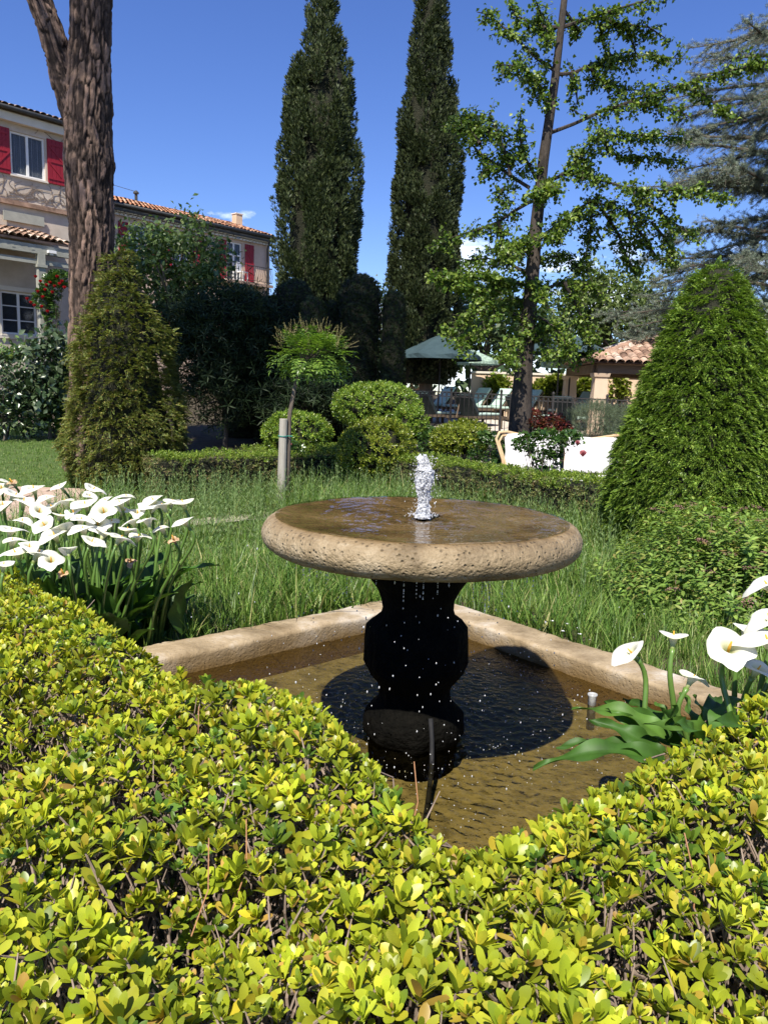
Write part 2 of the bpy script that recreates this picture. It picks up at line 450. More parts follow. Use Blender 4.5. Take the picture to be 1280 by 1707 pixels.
F = [(j*nx+i, j*nx+i+1, (j+1)*nx+i+1, (j+1)*nx+i) for j in range(len(ys)-1) for i in range(nx-1)]
g = link('ground', npmesh('ground', V, F, True), M_soil); tag(g, 'dark garden soil under the planting', None, kind='structure')

# ------------------------------------------------------------------ basin
basin = thing('fountain_basin', 'square sunken stone basin with weathered tan coping around the fountain', 'basin', tuple(BC + (E1 + E2) * BL / 2))
CT = .25
prof = [(.0, -.5), (.0, CT-.06), (.0, CT-.022), (.002, CT-.010), (.010, CT-.002), (.022, CT), (.05, CT+.001), (.12, CT+.003), (.2, CT+.002), (CW-.025, CT), (CW-.010, CT-.003), (CW-.002, CT-.012), (CW, CT-.024), (CW, CT-.06), (CW+.003, .12), (CW+.003, .02), (CW, -.5)]
def coping(k):
    n = 150; V = []; F = []; m = len(prof)
    for i in range(n + 1):
        t = i / n
        for (v, z) in prof:
            s = v + t * (BL - 2 * v)
            a, b = [(s, v), (v, s), (BL - v, s), (s, BL - v)][k]
            p = BC + E1 * a + E2 * b + Vector((0, 0, z))
            nn = noise.noise_vector(p * 4) * .008 + noise.noise_vector(p * 19) * .005 + noise.noise_vector(p * 60) * .002
            V.append(p + nn)
    for i in range(n):
        for j in range(m - 1):
            F.append((i*m+j, i*m+j+1, (i+1)*m+j+1, (i+1)*m+j))
    return MB().add(V, F)
for k in range(4):
    part('coping', coping(k), M_basin, basin, smooth=True)
mb = MB(); q = [BC + E1*a + E2*b + Vector((0,0,.02)) for a, b in ((CW-.05,CW-.05),(BL-CW+.05,CW-.05),(BL-CW+.05,BL-CW+.05),(CW-.05,BL-CW+.05))]
mb.add(q, [(0, 1, 2, 3)])
part('basin_floor', mb, M_algae, basin)

FX, FY = .155, 3.15                               # fountain axis
n = 240; V = []; rr = random.Random(3)
hits = [(FX + rr.gauss(0, .42), FY + rr.gauss(0, .42)) for _ in range(150)]
gx = np.linspace(CW - .01, BL - CW + .01, n)
A, Bb = np.meshgrid(gx, gx)
PX = BC.x + A * E1.x + Bb * E2.x; PY = BC.y + A * E1.y + Bb * E2.y
Q_ = np.stack([PX.ravel(), PY.ravel(), 0 * PX.ravel()], 1); Z = (.0016 * waves(Q_, 30, 4) + .0011 * waves(Q_, 62, 6)).reshape(n, n)
for (hx, hy) in hits:
    d = np.hypot(PX - hx, PY - hy); Z += .0034 * np.cos(d * 110) * np.exp(-d * 14)
Z += WZ
Vw = np.stack([PX.ravel(), PY.ravel(), Z.ravel()], 1)
Fw = np.array([(j*n+i, j*n+i+1, (j+1)*n+i+1, (j+1)*n+i) for j in range(n-1) for i in range(n-1)])
w = link('water', npmesh('water', Vw, Fw, True), M_water); tag(w, 'rippled brown water filling the stone basin', None, kind='structure')

# ------------------------------------------------------------------ fountain
fo = thing('stone_fountain', 'round travertine bowl fountain on a black mossy pedestal', 'fountain', (FX, FY, 0))
RB, RT = .655, .068; BZ = 1.032                   # bowl radius, bullnose radius, mid height
prof_b = [(.02, BZ - RT), (.2, BZ - RT), (.45, BZ - RT + .002)]
for i in range(15):
    a = -math.pi / 2 + math.pi * i / 14
    prof_b.append((RB - RT * 1.12 + RT * 1.12 * math.cos(a), BZ + RT * math.sin(a)))
for r_ in (.55, .5, .44, .38, .3, .22, .14, .07, .02): prof_b.append((r_, BZ + RT - .016 * (1 - (r_ / .58) ** 2) - .004))
mb = MB().lathe(prof_b, 160, (FX, FY, 0))
mb.v = [tuple(Vector(p) + noise.noise_vector(Vector(p) * 6) * .004 + noise.noise_vector(Vector(p) * 30) * .0022) for p in mb.v]
part('bowl', mb, M_bowl, fo, smooth=True)
def octo(a):
    c = abs(math.cos(a)) ** 5 + abs(math.sin(a)) ** 5
    d = abs(math.cos(a + math.pi / 4)) ** 5 + abs(math.sin(a + math.pi / 4)) ** 5
    return (c ** -.2 + d ** -.2) / 2 * .93
pp = [(.21,.955),(.215,.90),(.21,.865),(.195,.83),(.165,.785),(.148,.745),(.145,.705),(.155,.675),(.185,.655),(.207,.63),(.212,.56),(.212,.48),(.207,.455),(.185,.42),(.155,.38),(.143,.345),(.148,.31),(.17,.285),(.2,.255),(.21,.22),(.208,.17),(.19,.15),(.19,.12),(.18,.0)]
mb = MB().lathe(pp[::-1], 72, (FX, FY, 0), octo)
v2 = MB()
part_v = [Vector(p) for p in mb.v]
mb.v = [tuple(p + Vector((p.x - FX, p.y - FY, 0)).normalized() * (noise.noise(p * 22) * .010 + noise.noise(p * 60) * .006)) for p in part_v]
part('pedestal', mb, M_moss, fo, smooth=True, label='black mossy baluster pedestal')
mb = MB().lathe([(.016, BZ+.02), (.022, BZ + RT - .01), (.022, BZ + RT + .004), (.012, BZ + RT + .008)], 16, (FX, FY, 0))
part('nozzle', mb, M_moss, fo, smooth=True)

# water on the bowl, the jet, drips and spray
nr, na = 34, 110; V = [(FX, FY, BZ + RT - .014)]; F = []
for i in range(1, nr + 1):
    r_ = .60 * i / nr
    for k in range(na):
        a = 2 * math.pi * k / na
        z = BZ + RT - .0165 * (1 - min(1, r_ / .6) ** 2) + .0015
        z += .0042 * math.sin(r_ * 130 + 1.5 * math.sin(a * 3) + a) * math.exp(-r_ * 3.2) + .0034 * noise.noise(Vector((r_ * math.cos(a) * 12, r_ * math.sin(a) * 12, 3)))
        V.append((FX + r_ * math.cos(a), FY + r_ * math.sin(a), z))
for i in range(1, nr):
    for k in range(na):
        F.append((1+(i-1)*na+k, 1+i*na+k, 1+i*na+(k+1)%na, 1+(i-1)*na+(k+1)%na))
F += [(0, 1 + k, 1 + (k + 1) % na) for k in range(na)]
o = link('bowl_water', MB().add(V, F).mesh('bowl_water', True), M_film); tag(o, 'thin film of rippling water spreading over the fountain bowl', None, kind='stuff')

jet = thing('water_jet', 'frothy white water jet bubbling up from the fountain bowl', 'water jet', (FX, FY, BZ + RT))
JZ = BZ + RT
jp = [(.040, -.008), (.032, .006), (.024, .022), (.021, .05), (.025, .09), (.033, .13), (.037, .16), (.033, .19), (.024, .215), (.013, .238), (.003, .258)]
jp = [(np.interp(z, [p[1] for p in jp], [p[0] for p in jp]), z) for z in np.linspace(-.008, .258, 90)]
mb = MB().lathe(jp, 64, (0, 0, 0))
nv = []
for p in mb.v:
    p = Vector(p); lean = Vector((.004 * math.sin(p.z * 40) + .012 * max(0, p.z - .14) / .1 * (-1 if p.z > .19 else 1), 0, 0))
    p.x *= .86; p.y *= .86
    d = Vector((p.x, p.y, 0)); r_ = d.length
    if r_ > 1e-4: d /= r_
    p = p + d * (noise.noise(Vector((p.x * 70, p.y * 70, p.z * 17)) + Vector((3, 1, 2))) * .013 + noise.noise(Vector((p.x * 150, p.y * 150, p.z * 60))) * .008 + noise.noise(p * 240) * .0045) + lean
    nv.append(p + Vector((FX + .006, FY, JZ)))
mb.v = [tuple(p) for p in nv]
part('jet_column', mb, M_jet, jet, smooth=True)
ICO = None
bm = bmesh.new(); bmesh.ops.create_icosphere(bm, subdivisions=1, radius=1.0)
ICO = (np.array([v.co[:] for v in bm.verts]), np.array([[v.index for v in f.verts] for f in bm.faces])); bm.free()
def balls(pos, rad, stretch=None):
    n = len(pos); rot = np.tile(np.eye(3), (n, 1, 1))
    if stretch is not None: rot[:, 2, 2] = stretch
    return stamp(ICO, np.asarray(pos, float), rot, rad)
k = 4200
zz = rng.uniform(0, .255, k); a = rng.uniform(0, 6.283, k); r_ = np.interp(zz, [p[1] for p in jp], [p[0] for p in jp]) * (.55 + .5 * rng.random(k)) + np.where(rng.random(k) < .12, np.abs(rng.normal(0, .022, k)), 0) + .035 * (zz < .012) * rng.random(k)
pos = np.stack([FX + .006 + r_ * np.cos(a), FY + r_ * np.sin(a), JZ + zz], 1)
part('jet_drops', npmesh('jet_drops', *balls(pos, rng.uniform(.0008, .0022, k) * np.where(rng.random(k) < .08, 1.8, 1), rng.uniform(.9, 1.9, k)), True), M_froth, jet, kind='stuff')
# drops falling from the rim and splashing back
k = 560
a = rng.uniform(0, 6.283, k); r_ = np.where(rng.random(k) < .72, RB * .52 + rng.normal(0, .14, k), rng.uniform(.1, 1.0, k))
pos = np.stack([FX + r_ * np.cos(a), FY + r_ * np.sin(a), rng.uniform(.13, .93, k) ** 1.15], 1)
ok = np.array([.34 < basin_ab(*p[:2])[0] < BL-.34 and .34 < basin_ab(*p[:2])[1] < BL-.34 for p in pos]) & ((np.hypot(pos[:,0]-FX, pos[:,1]-FY) > .23))
pos = pos[ok]
Vd = [balls(pos, rng.uniform(.0010, .0032, len(pos)) , rng.uniform(1, 2.2, len(pos)))]
k = 80
a = rng.uniform(0, 6.283, k); r_ = rng.uniform(.30, .56, k)
for i in range(k):                                 # beaded drip strings under the rim
    m = rng.integers(3, 12); z0 = BZ - RT - .002
    z = z0 - np.cumsum(rng.uniform(.004, .016, m))
    Vd.append(balls(np.stack([np.full(m, FX + r_[i] * math.cos(a[i])), np.full(m, FY + r_[i] * math.sin(a[i])), z], 1), rng.uniform(.0014, .003, m), 1.6))
k = 620                                            # sparkling beads on the broken pond surface
a = rng.uniform(0, 6.283, k); r_ = np.abs(rng.normal(.55, .3, k)) + .1
pos = np.stack([FX + .1 + r_ * np.cos(a), FY + r_ * np.sin(a), np.full(k, WZ + .0015)], 1)
ok = np.array([.32 < basin_ab(*p[:2])[0] < BL-.32 and .32 < basin_ab(*p[:2])[1] < BL-.32 for p in pos])
Vd.append(balls(pos[ok], rng.uniform(.0008, .0026, ok.sum())))
o = link('water_droplets', npmesh('water_droplets', *join(Vd), True), M_froth); tag(o, 'bright droplets falling from the bowl rim onto the basin water', None, kind='stuff')

M_black = surfmat('black_rubber', [(.008, .008, .009), (.018, .018, .019)], 20, .75, .1, 50)
hp = [P(714, 1120, 2.93), P(716, 1190, 2.90), P(714, 1240, 2.84)]
hp = [Vector((.215, 2.96, .30)), Vector((.222, 2.925, .22)), Vector((.222, 2.88, .14)), Vector((.214, 2.82, .10)), Vector((.20, 2.72, .07)), Vector((.185, 2.62, .045)), Vector((.18, 2.50, .03))]
o = link('water_hose', MB().tube(hp, .0095, 10).mesh('water_hose', True), M_black); tag(o, 'black rubber hose running down the pedestal into the basin', 'hose')
M_clear = bpy.data.materials.new('cloudy_plastic'); M_clear.use_nodes = True
pr = M_clear.node_tree.nodes['Principled BSDF']; pr.inputs['Base Color'].default_value = (.8, .82, .82, 1); pr.inputs['Roughness'].default_value = .25; pr.inputs['Transmission Weight'].default_value = .55
g0 = G(986, 1174, WZ)
mb = MB(); c = (g0.x, g0.y, 0)
mb.lathe([(.020, .01), (.020, .185), (.0235, .19), (.0235, .198), (.0195, .198), (.0165, .185), (.0165, .02)], 20, c)
o = link('overflow_pipe', mb.mesh('overflow_pipe', True), M_clear); tag(o, 'short cloudy plastic overflow pipe standing in the basin water', 'pipe')

# ------------------------------------------------------------------ foreground hedge (L shaped, wraps the near corner of the basin)
M_hedge = leafmat('golden_hedge_leaf', [(0, (.13, .19, .015)), (.28, (.30, .36, .022)), (.62, (.39, .44, .03)), (.86, (.48, .47, .04)), (.955, (.52, .44, .03)), (.985, (.42, .26, .06))], trans=.28, rough=.36, spec=.32, tcol=(1.1, 1.1, .35), scale=9)
M_hedge_dark = leafmat('deep_hedge_leaf', [(0, (.07, .15, .02)), (.6, (.14, .23, .025)), (1, (.24, .32, .03))], trans=.25, rough=.32, spec=.4, scale=9)
HK = Vector((.18, 1.48, 0)); N1 = Vector((-.76, -.65, 0)).normalized(); N2 = Vector((.65, -.76, 0)).normalized()
HW = .93
def hedge_xy(s, t): return HK.x + s * N1.x + t * N2.x, HK.y + s * N1.y + t * N2.y
def t_rosette(nl, size, r):
    out = []
    for i in range(nl):
        f = i / (nl - 1)
        L = size * (.42 + .58 * f ** .7) * r.uniform(.85, 1.12)
        el = R(86 - 54 * f ** .95 + r.uniform(-12, 12))
        az = i * 2.399 + r.uniform(-.25, .25)
        lf = t_leaf(L, r.uniform(.32, .44), 5, .07, r.uniform(.0, .2), .68, power=.55, ts=[0, .28, .55, .78, .93, 1.0])
        out.append(place(lf, rotm('Z', az) @ rotm('Y', -el) @ rotm('X', r.uniform(-.25, .25)), (0, 0, -.018 * f)))
    # short stem
    return join(out)
rr = random.Random(8)
ROS = [t_rosette(rr.randint(9, 15), .038 + .0045 * (i % 4), rr) for i in range(8)]
def hedge_h(x, y):
    p = np.stack([x, y, 0 * x], 1)
    return .70 + .035 * waves(p, 5.5, 21) + .022 * waves(p, 15, 22) + .09 * np.exp(-((x + .28) ** 2 + (y - 2.0) ** 2) / .12) + .03 * np.exp(-((x + 1.3) ** 2 + (y - 3.1) ** 2) / .2)
def hedge_cloud(nn):
    s = rng.uniform(-2.3, HW, nn); t = rng.uniform(-3.4, HW, nn)
    smin = -.20 * np.exp(-((t + .78) / .42) ** 2) + .02 * np.sin(t * 9)
    ok = ((s > smin) & (t <= HW)) & (s <= HW) | ((t > .02 * np.sin(s * 8)) & (s <= smin))
    ok &= ~((s <= smin) & (t < 0.0))
    s, t = s[ok], t[ok]; smin = smin[ok]
    x, y = hedge_xy(s, t)
    edge = np.minimum(np.where(t < 0, s - smin, 9), np.where(s < smin, t, 9))
    edge = np.where((t >= 0) & (s >= smin), np.hypot(np.maximum(s, 0), np.maximum(t, 0)) + .0, edge)
    return x, y, np.clip(edge, 0, 1)
def thin(x, y, z, dmin):
    keep = []; cell = {}
    for i in range(len(x)):
        k = (int(x[i] // dmin), int(y[i] // dmin), int(z[i] // dmin))
        bad = False
        for a in (-1, 0, 1):
            for b in (-1, 0, 1):
                for c in (-1, 0, 1):
                    for j in cell.get((k[0]+a, k[1]+b, k[2]+c), ()):
                        if (x[i]-x[j])**2 + (y[i]-y[j])**2 + (z[i]-z[j])**2 < dmin*dmin: bad = True
        if not bad:
            keep.append(i); cell.setdefault(k, []).append(i)
    return np.array(keep)
x, y, e = hedge_cloud(80000)
hol = waves(np.stack([x, y, 0*x], 1), 6.2, 33) + .45 * waves(np.stack([x, y, 0*x], 1), 17, 34) \
    + .9 * np.exp(-((x + .36) ** 2 + (y - 1.22) ** 2) / .035) + .55 * np.exp(-((x + .28) ** 2 + (y - 1.5) ** 2) / .025) - .45 * (x > .1)
low = np.clip((hol - .92) / .6, 0, 1)
z = hedge_h(x, y) - .09 * np.exp(-e / .05) - low * .10 - np.abs(rng.normal(0, .022, len(x)))
keep = rng.random(len(x)) > .80 * low
x, y, z, low = x[keep], y[keep], z[keep], low[keep]
k = thin(x, y, z, .0355); x1, y1, z1 = x[k], y[k], z[k]
# a second, deeper storey of foliage seen through the gaps
x, y, e = hedge_cloud(30000)
z = hedge_h(x, y) - .09 * np.exp(-e / .05) - rng.uniform(.06, .17, len(x))
k = thin(x, y, z, .06); x2, y2, z2 = x[k], y[k], z[k]
# the face towards the basin
m = 900; t = rng.uniform(-3.4, 0, m); s0 = -.20 * np.exp(-((t + .78) / .42) ** 2)
xa, ya = hedge_xy(s0 - .02, t); m2 = 600; s = rng.uniform(-2.3, 0, m2); xb, yb = hedge_xy(s, np.full(m2, -.02))
x3 = np.concatenate([xa, xb]); y3 = np.concatenate([ya, yb]); z3 = rng.uniform(.1, .62, m + m2)
PH = np.stack([np.concatenate([x1, x2, x3]), np.concatenate([y1, y2, y3]), np.concatenate([z1, z2, z3])], 1)
kind = np.concatenate([np.zeros(len(x1)), np.ones(len(x2)), np.full(len(x3), 2)])
tilt = np.array([[0, -.16, 1.0]]) + rng.normal(0, .30, (len(PH), 3))
tilt[kind == 2] += np.array([.1, .9, -.2])
sc = rng.uniform(.45, 1.18, len(PH)) * np.where(kind == 1, .9, 1)
hedge = thing('golden_hedge', 'clipped golden green leafy hedge wrapping the near corner of the basin', 'hedge', (HK.x, HK.y, 0))
ros_me = [npmesh('leaf_rosette', t[0], t[1], True) for t in ROS]
for me in ros_me: me.materials.append(M_hedge)
# the 300 that show largest are single parts
dist = np.linalg.norm(PH - np.array([0, 0, EYE]), axis=1)
vd = np.array([CAM_M.transposed() @ Vector(p - np.array([0, 0, EYE])) for p in PH])
inside = (np.abs(vd[:, 0] / -vd[:, 2]) < .51) & (np.abs(vd[:, 1] / -vd[:, 2]) < .675) & (vd[:, 2] < 0) & (kind == 0)
order = np.argsort(np.where(inside, dist, 99))[:300]
single = np.zeros(len(PH), bool); single[order] = True
az = rng.uniform(0, 6.283, len(PH))
for i in order:
    zax = Vector(tilt[i]).normalized()
    q = zax.to_track_quat('Z', 'Y').to_matrix() @ Matrix.Rotation(az[i], 3, 'Z')
    o = part('leaf_rosette', ros_me[rng.integers(0, 8)], None, hedge)
    o.location = PH[i]; o.rotation_euler = q.to_euler(); o.scale = (sc[i],) * 3
def ros_scatter(mask):
    p = PH[mask]; zt = unit(tilt[mask]); ref = np.stack([np.cos(az[mask]), np.sin(az[mask]), 0 * az[mask]], 1)
    yv = unit(np.cross(zt, ref)); xv = np.cross(yv, zt); rot = np.stack([xv, yv, zt], 2)
    return dict(pos=p, rot=rot, sc=sc[mask])
dk = (rng.random(len(PH)) < np.where(kind == 0, .12, .22))
spread('hedge_foliage', ROS, mat=M_hedge, key='rosette', parent=hedge, **ros_scatter(~single & ~dk))
spread('deep_green_foliage', ROS, mat=M_hedge_dark, key='rosette', parent=hedge, **ros_scatter(~single & dk))
# woody twigs: one under each rosette and a tangle between
mb = MB(); rr = random.Random(4)
for i in np.where(kind < 2)[0]:
    p = Vector(PH[i]); b = p + Vector((rr.gauss(0, .075), rr.gauss(0, .075), -rr.uniform(.10, .24)))
    m1 = b.lerp(p, .35) + Vector((rr.gauss(0, .018), rr.gauss(0, .018), 0)); m2 = b.lerp(p, .72) + Vector((rr.gauss(0, .014), rr.gauss(0, .014), 0))
    w_ = rr.uniform(.7, 1.5)
    mb.tube([b, m1, m2, p], [.0034 * w_, .0028 * w_, .0022 * w_, .0016], 4, False)
for i in range(2600):
    s, t = rr.uniform(-2.2, HW), rr.uniform(-3.2, HW)
    if s < 0 and t < 0: continue
    hx, hy = hedge_xy(s, t)
    a = Vector((hx, hy, rr.uniform(.25, .52))); d = Vector((rr.gauss(0, .7), rr.gauss(0, .7), rr.uniform(.1, 1))).normalized() * rr.uniform(.08, .24)
    b = a + d; mid = (a + b) / 2 + Vector((rr.gauss(0, .03), rr.gauss(0, .03), rr.gauss(0, .015)))
    mb.tube([a, mid, b], [rr.uniform(.003, .006), .003, .0015], 4, False)
part('twigs', mb, M_twig, hedge, kind='stuff')
mb = MB()
for (s0, s1, t0, t1) in ((.05, HW - .03, -3.35, HW - .03), (-2.25, .02, .06, HW - .03)):
    c = [hedge_xy(a, b) for a, b in ((s0, t0), (s1, t0), (s1, t1), (s0, t1))]
    mb.add([(*p, -.02) for p in c] + [(*p, .33) for p in c], [(0,1,2,3),(4,5,6,7),(0,1,5,4),(1,2,6,5),(2,3,7,6),(3,0,4,7)])
part('dark_core', mb, M_dark_core, hedge)
# fallen pine needles caught on the hedge
mb = MB()
for (x, y) in ((-.27, 1.35), (-.33, 1.28), (.08, 1.62), (-.5, 1.9), (.62, 1.35)):
    mb.tube([(x, y, .60), (x + .02, y + .05, .66), (x + .01, y + .10, .735)], .0016, 4)
o = link('pine_needles', mb.mesh('pine_needles'), surfmat('dry_needle', [(.28, .13, .06), (.36, .19, .09)], 20)); tag(o, 'dry brown pine needles caught in the golden hedge', None, kind='stuff')

# ------------------------------------------------------------------ calla lilies
def callamat():
    m = bpy.data.materials.new('calla_white'); m.use_nodes = True; nt = m.node_tree; N = nt.nodes; L = nt.links; pr = N['Principled BSDF']
    tcn = N.new('ShaderNodeTexCoord'); sp = N.new('ShaderNodeSeparateXYZ'); L.new(tcn.outputs['Object'], sp.inputs[0])
    rp = N.new('ShaderNodeValToRGB'); rp.color_ramp.elements[0].position = .0; rp.color_ramp.elements[0].color = (.22, .30, .06, 1)
    rp.color_ramp.elements[1].position = .075; rp.color_ramp.elements[1].color = (.80, .79, .70, 1)
    e = rp.color_ramp.elements.new(.035); e.color = (.62, .63, .36, 1)
    L.new(sp.outputs['Z'], rp.inputs[0]); L.new(rp.outputs[0], pr.inputs['Base Color']); pr.inputs['Roughness'].default_value = .5
    pr.inputs['Specular IOR Level'].default_value = .25
    tr = N.new('ShaderNodeBsdfTranslucent'); mx = N.new('ShaderNodeMixShader'); mx.inputs[0].default_value = .25
    L.new(rp.outputs[0], tr.inputs[0]); L.new(pr.outputs[0], mx.inputs[1]); L.new(tr.outputs[0], mx.inputs[2]); L.new(mx.outputs[0], N['Material Output'].inputs[0])
    return m
M_calla = callamat()
M_wither = surfmat('withered_petal', [(.32, .18, .08), (.60, .45, .28)], 25, .8, .5, 40)
M_spadix = surfmat('spadix_yellow', [(.62, .30, .03), (.72, .40, .05)], 40, .6, .3, 200)
M_stem = surfmat('calla_stem', [(.07, .14, .025), (.12, .21, .04)], 8, .35, .1, 30, stretch=(1, 1, .2), spec=.5)
M_cleaf = leafmat('calla_leaf', [(0, (.032, .085, .012)), (.6, (.055, .13, .018)), (1, (.085, .17, .025))], trans=.25, rough=.5, spec=.28, scale=11)
def calla_mesh(seed, width=1.0, cup=1.0):
    r = random.Random(seed); nt, na = 10, 28; V = []; F = []
    ph = r.uniform(0, 6.28)
    for i in range(nt + 1):
        t = i / nt
        for k in range(na):
            a = 2 * math.pi * k / na
            th = min(a, 2 * math.pi - a)                      # 0 = tip side
            tipx = math.exp(-(th / .33) ** 2); front = (1 - math.cos(a)) / 2
            rad = .009 + .010 * t + (.042 + .012 * (1 - front)) * width * t ** 2.3
            z = .122 * cup * (t - .20 * t ** 5) * (1 - .22 * front * t)
            z -= .018 * t ** 6 * (1 + .6 * math.sin(2 * a + ph))
            rad += .030 * tipx * t ** 4; z -= .010 * tipx * t ** 6
            rad *= 1 + .07 * t * t * math.sin(3 * a + ph) + .025 * t ** 3 * math.sin(7 * a + 2 * ph)
            V.append((rad * math.cos(a) * (1.08), rad * math.sin(a), z))
    for i in range(nt):
        for k in range(na):
            F.append((i*na+k, i*na+(k+1)%na, (i+1)*na+(k+1)%na, (i+1)*na+k))
    me = npmesh('calla_flower', V, F, True); me.materials.append(M_calla); return me
CALLA = [calla_mesh(i, 1 + .18 * (i % 3) - .1, 1 - .07 * (i % 2)) for i in range(6)]
mb = MB().tube([(.0, 0, .02), (.001, 0, .05), (.003, 0, .082)], [.005, .0055, .003], 8)
SPAD = mb.mesh('spadix', True); SPAD.materials.append(M_spadix)
def wither_mesh(seed):
    V, F = [], []
    me = calla_mesh(seed, .55, .8); v = np.zeros(len(me.vertices) * 3, np.float32); me.vertices.foreach_get('co', v); v = v.reshape(-1, 3)
    n = np.array([noise.noise_vector(Vector(p) * 38 + Vector((seed, 0, 0)))[:] for p in v]); v = v * np.array([.8, .8, .75]) + n * .016 * np.clip(v[:, 2:3] / .05, 0, 1)
    me.vertices.foreach_set('co', v.astype(np.float32).ravel()); me.materials.clear(); me.materials.append(M_wither); me.name = 'withered_flower'; return me
WITH = [wither_mesh(40 + i) for i in range(3)]
def put_flower(clump, p, root, tip_az, nod, sc, withered=False, i=0, rs=.0075):
    p = Vector(p); root = Vector(root)
    mid = root.lerp(p, .55) + Vector((random.gauss(0, .02), random.gauss(0, .02), .02))
    axis = Vector((math.cos(tip_az) * math.sin(nod), math.sin(tip_az) * math.sin(nod), math.cos(nod)))
    base = p - axis * .02
    pre = base - (axis * .6 + Vector((0, 0, .4))) * .09
    cp = [root, root, mid, pre, base, base + axis * .05]; pts = []
    for i_ in range(1, 4):
        a_, b_, c_, d_ = cp[i_-1:i_+3]
        for f in (0, .25, .5, .75): pts.append(.5 * ((2*b_) + (c_-a_)*f + (2*a_-5*b_+4*c_-d_)*f*f + (3*b_-a_-3*c_+d_)*f**3))
    pts.append(base)
    part('flower_stem', MB().tube(pts, list(np.linspace(rs * 1.3, rs * .9, len(pts) - 1)) + [rs * 1.2], 7), M_stem, clump, smooth=True)
    q = Matrix((Vector((math.cos(tip_az), math.sin(tip_az), 0)), Vector((-math.sin(tip_az), math.cos(tip_az), 0)), Vector((0, 0, 1)))).transposed() @ Matrix.Rotation(nod, 3, 'Y')
    me = WITH[i % 3] if withered else CALLA[i % 6]
    o = part('withered_flower' if withered else 'flower', me, None, clump, label='brown shrivelled flower' if withered else None)
    o.location = base; o.rotation_euler = q.to_euler(); o.scale = (sc,) * 3
    s = bpy.data.objects.new('spadix', SPAD); col.objects.link(s); s.parent = o
    return o
def big_leaf(base, tip, width, up=(0, 0, 1), bend=.08, wave=.02, n=26, m=4, seed=0, heart=.35):
    base, tip = Vector(base), Vector(tip); d = tip - base; L = d.length; x = d.normalized(); u = Vector(up)
    y = u.cross(x).normalized(); zz = x.cross(y); V = []; F = []; r = random.Random(seed); ph = r.uniform(0, 6)
    for i in range(n + 1):
        t = i / n
        w = width / 2 * (math.sin(math.pi * min(1, (t * .93 + .07)) ** .72) ** .8) * (1 if t > .02 else .5)
        for j in range(-m, m + 1):
            f = j / m
            p = base + x * (t * L) + y * (f * w) + zz * (bend * L * math.sin(math.pi * t) - bend * L * .9 * t * t + abs(f) * w * .42 + wave * f * f * math.sin(t * 15 + ph + (2 if f > 0 else 0)))
            V.append(p)
    k = 2 * m + 1
    for i in range(n):
        for j in range(k - 1): F.append((i*k+j, (i+1)*k+j, (i+1)*k+j+1, i*k+j+1))
    return MB().add(V, F)

cl = thing('calla_lily_clump', 'big clump of many white calla lilies beside the golden hedge and lawn path', 'flower clump', (-1.4, 3.9, 0))
spots = [(320,112),(180,135),(60,170),(120,200),(250,178),(200,232),(460,138),(548,180),(442,212),(650,180),(380,242),(532,240),(622,242),(792,186),(772,222),(842,222),(872,197),(938,202),(572,302),(682,292),(950,292),(832,330),(430,342),(462,392),(240,312),(112,292),(50,347),(62,402),(290,372),(262,487),(18,520),(702,242),(302,265),(20,210),(12,120),(495,300),(452,162),(30,100),(620,205),(345,200),(150,420),(330,330),(520,365),(600,385),(700,372),(180,470),(350,440),(90,455),(760,305),(645,335),(410,290),(280,220)]
for i, (zx, zy) in enumerate(spots):
    px, py = zx / 3.048, 770 + zy / 3.048
    D = float(np.interp(zy, [80, 240, 400, 520], [4.5, 4.05, 3.65, 3.4])) + random.uniform(-.12, .12)
    p = P(px, py + 8, D)
    root = Vector((p.x * .86 - 1.4 * .14 + random.gauss(0, .05), p.y * .8 + 3.85 * .2 + random.gauss(0, .06), .02))
    ab = basin_ab(root.x, root.y)
    if ab[1] > -.10: root -= E2 * (ab[1] + .10 + .15 * random.random())
    put_flower(cl, p, root, random.choice([random.uniform(-1.0, 1.2), random.uniform(2.0, 4.4), -1.57 + random.gauss(0, .5)]), R(random.uniform(6, 40)), random.uniform(.58, .86) * (1.3 if zy in (312, 135) else 1), i=i)
for i, (zx, zy) in enumerate([(325, 570), (668, 510), (888, 400), (285, 668), (225, 655), (70, 110)]):
    p = P(zx / 3.048, 770 + zy / 3.048, 3.75 if i != 5 else 4.3); rt = Vector((p.x * .9 - .14, p.y * .8 + .75, .02)); rt -= E2 * max(0, basin_ab(rt.x, rt.y)[1] + .15); put_flower(cl, p, rt, random.uniform(0, 6), R(30), .7, True, i)
rr = random.Random(17)
for i in range(120):
    px = rr.uniform(-30, 300); D = rr.uniform(3.2, 4.3)
    b = P(px, 1000, D); b.z = .03
    ab = basin_ab(b.x, b.y)[1]
    if ab > -.12: b -= E2 * (ab + .12 + .35 * rr.random())
    a = rr.uniform(0, 6.283); el = R(rr.uniform(25, 72)); L = rr.uniform(.26, .42)
    st = b + Vector((math.cos(a) * .1, math.sin(a) * .1, rr.uniform(.10, .42)))
    tip = st + Vector((math.cos(a) * math.cos(el), math.sin(a) * math.cos(el), math.sin(el))) * L
    if basin_ab(tip.x, tip.y)[1] > .06: tip -= E2 * (basin_ab(tip.x, tip.y)[1] - .06 * rr.random())
    o = part('leaf', big_leaf(st, tip, rr.uniform(.11, .17), bend=rr.uniform(.05, .16), wave=.012, seed=i, n=10, m=3), M_cleaf, cl, smooth=True)
    part('leaf_stalk', MB().tube([b, b.lerp(st, .6) + Vector((0, 0, .03)), st], [.007, .006, .005], 6, False), M_stem, cl, smooth=True)

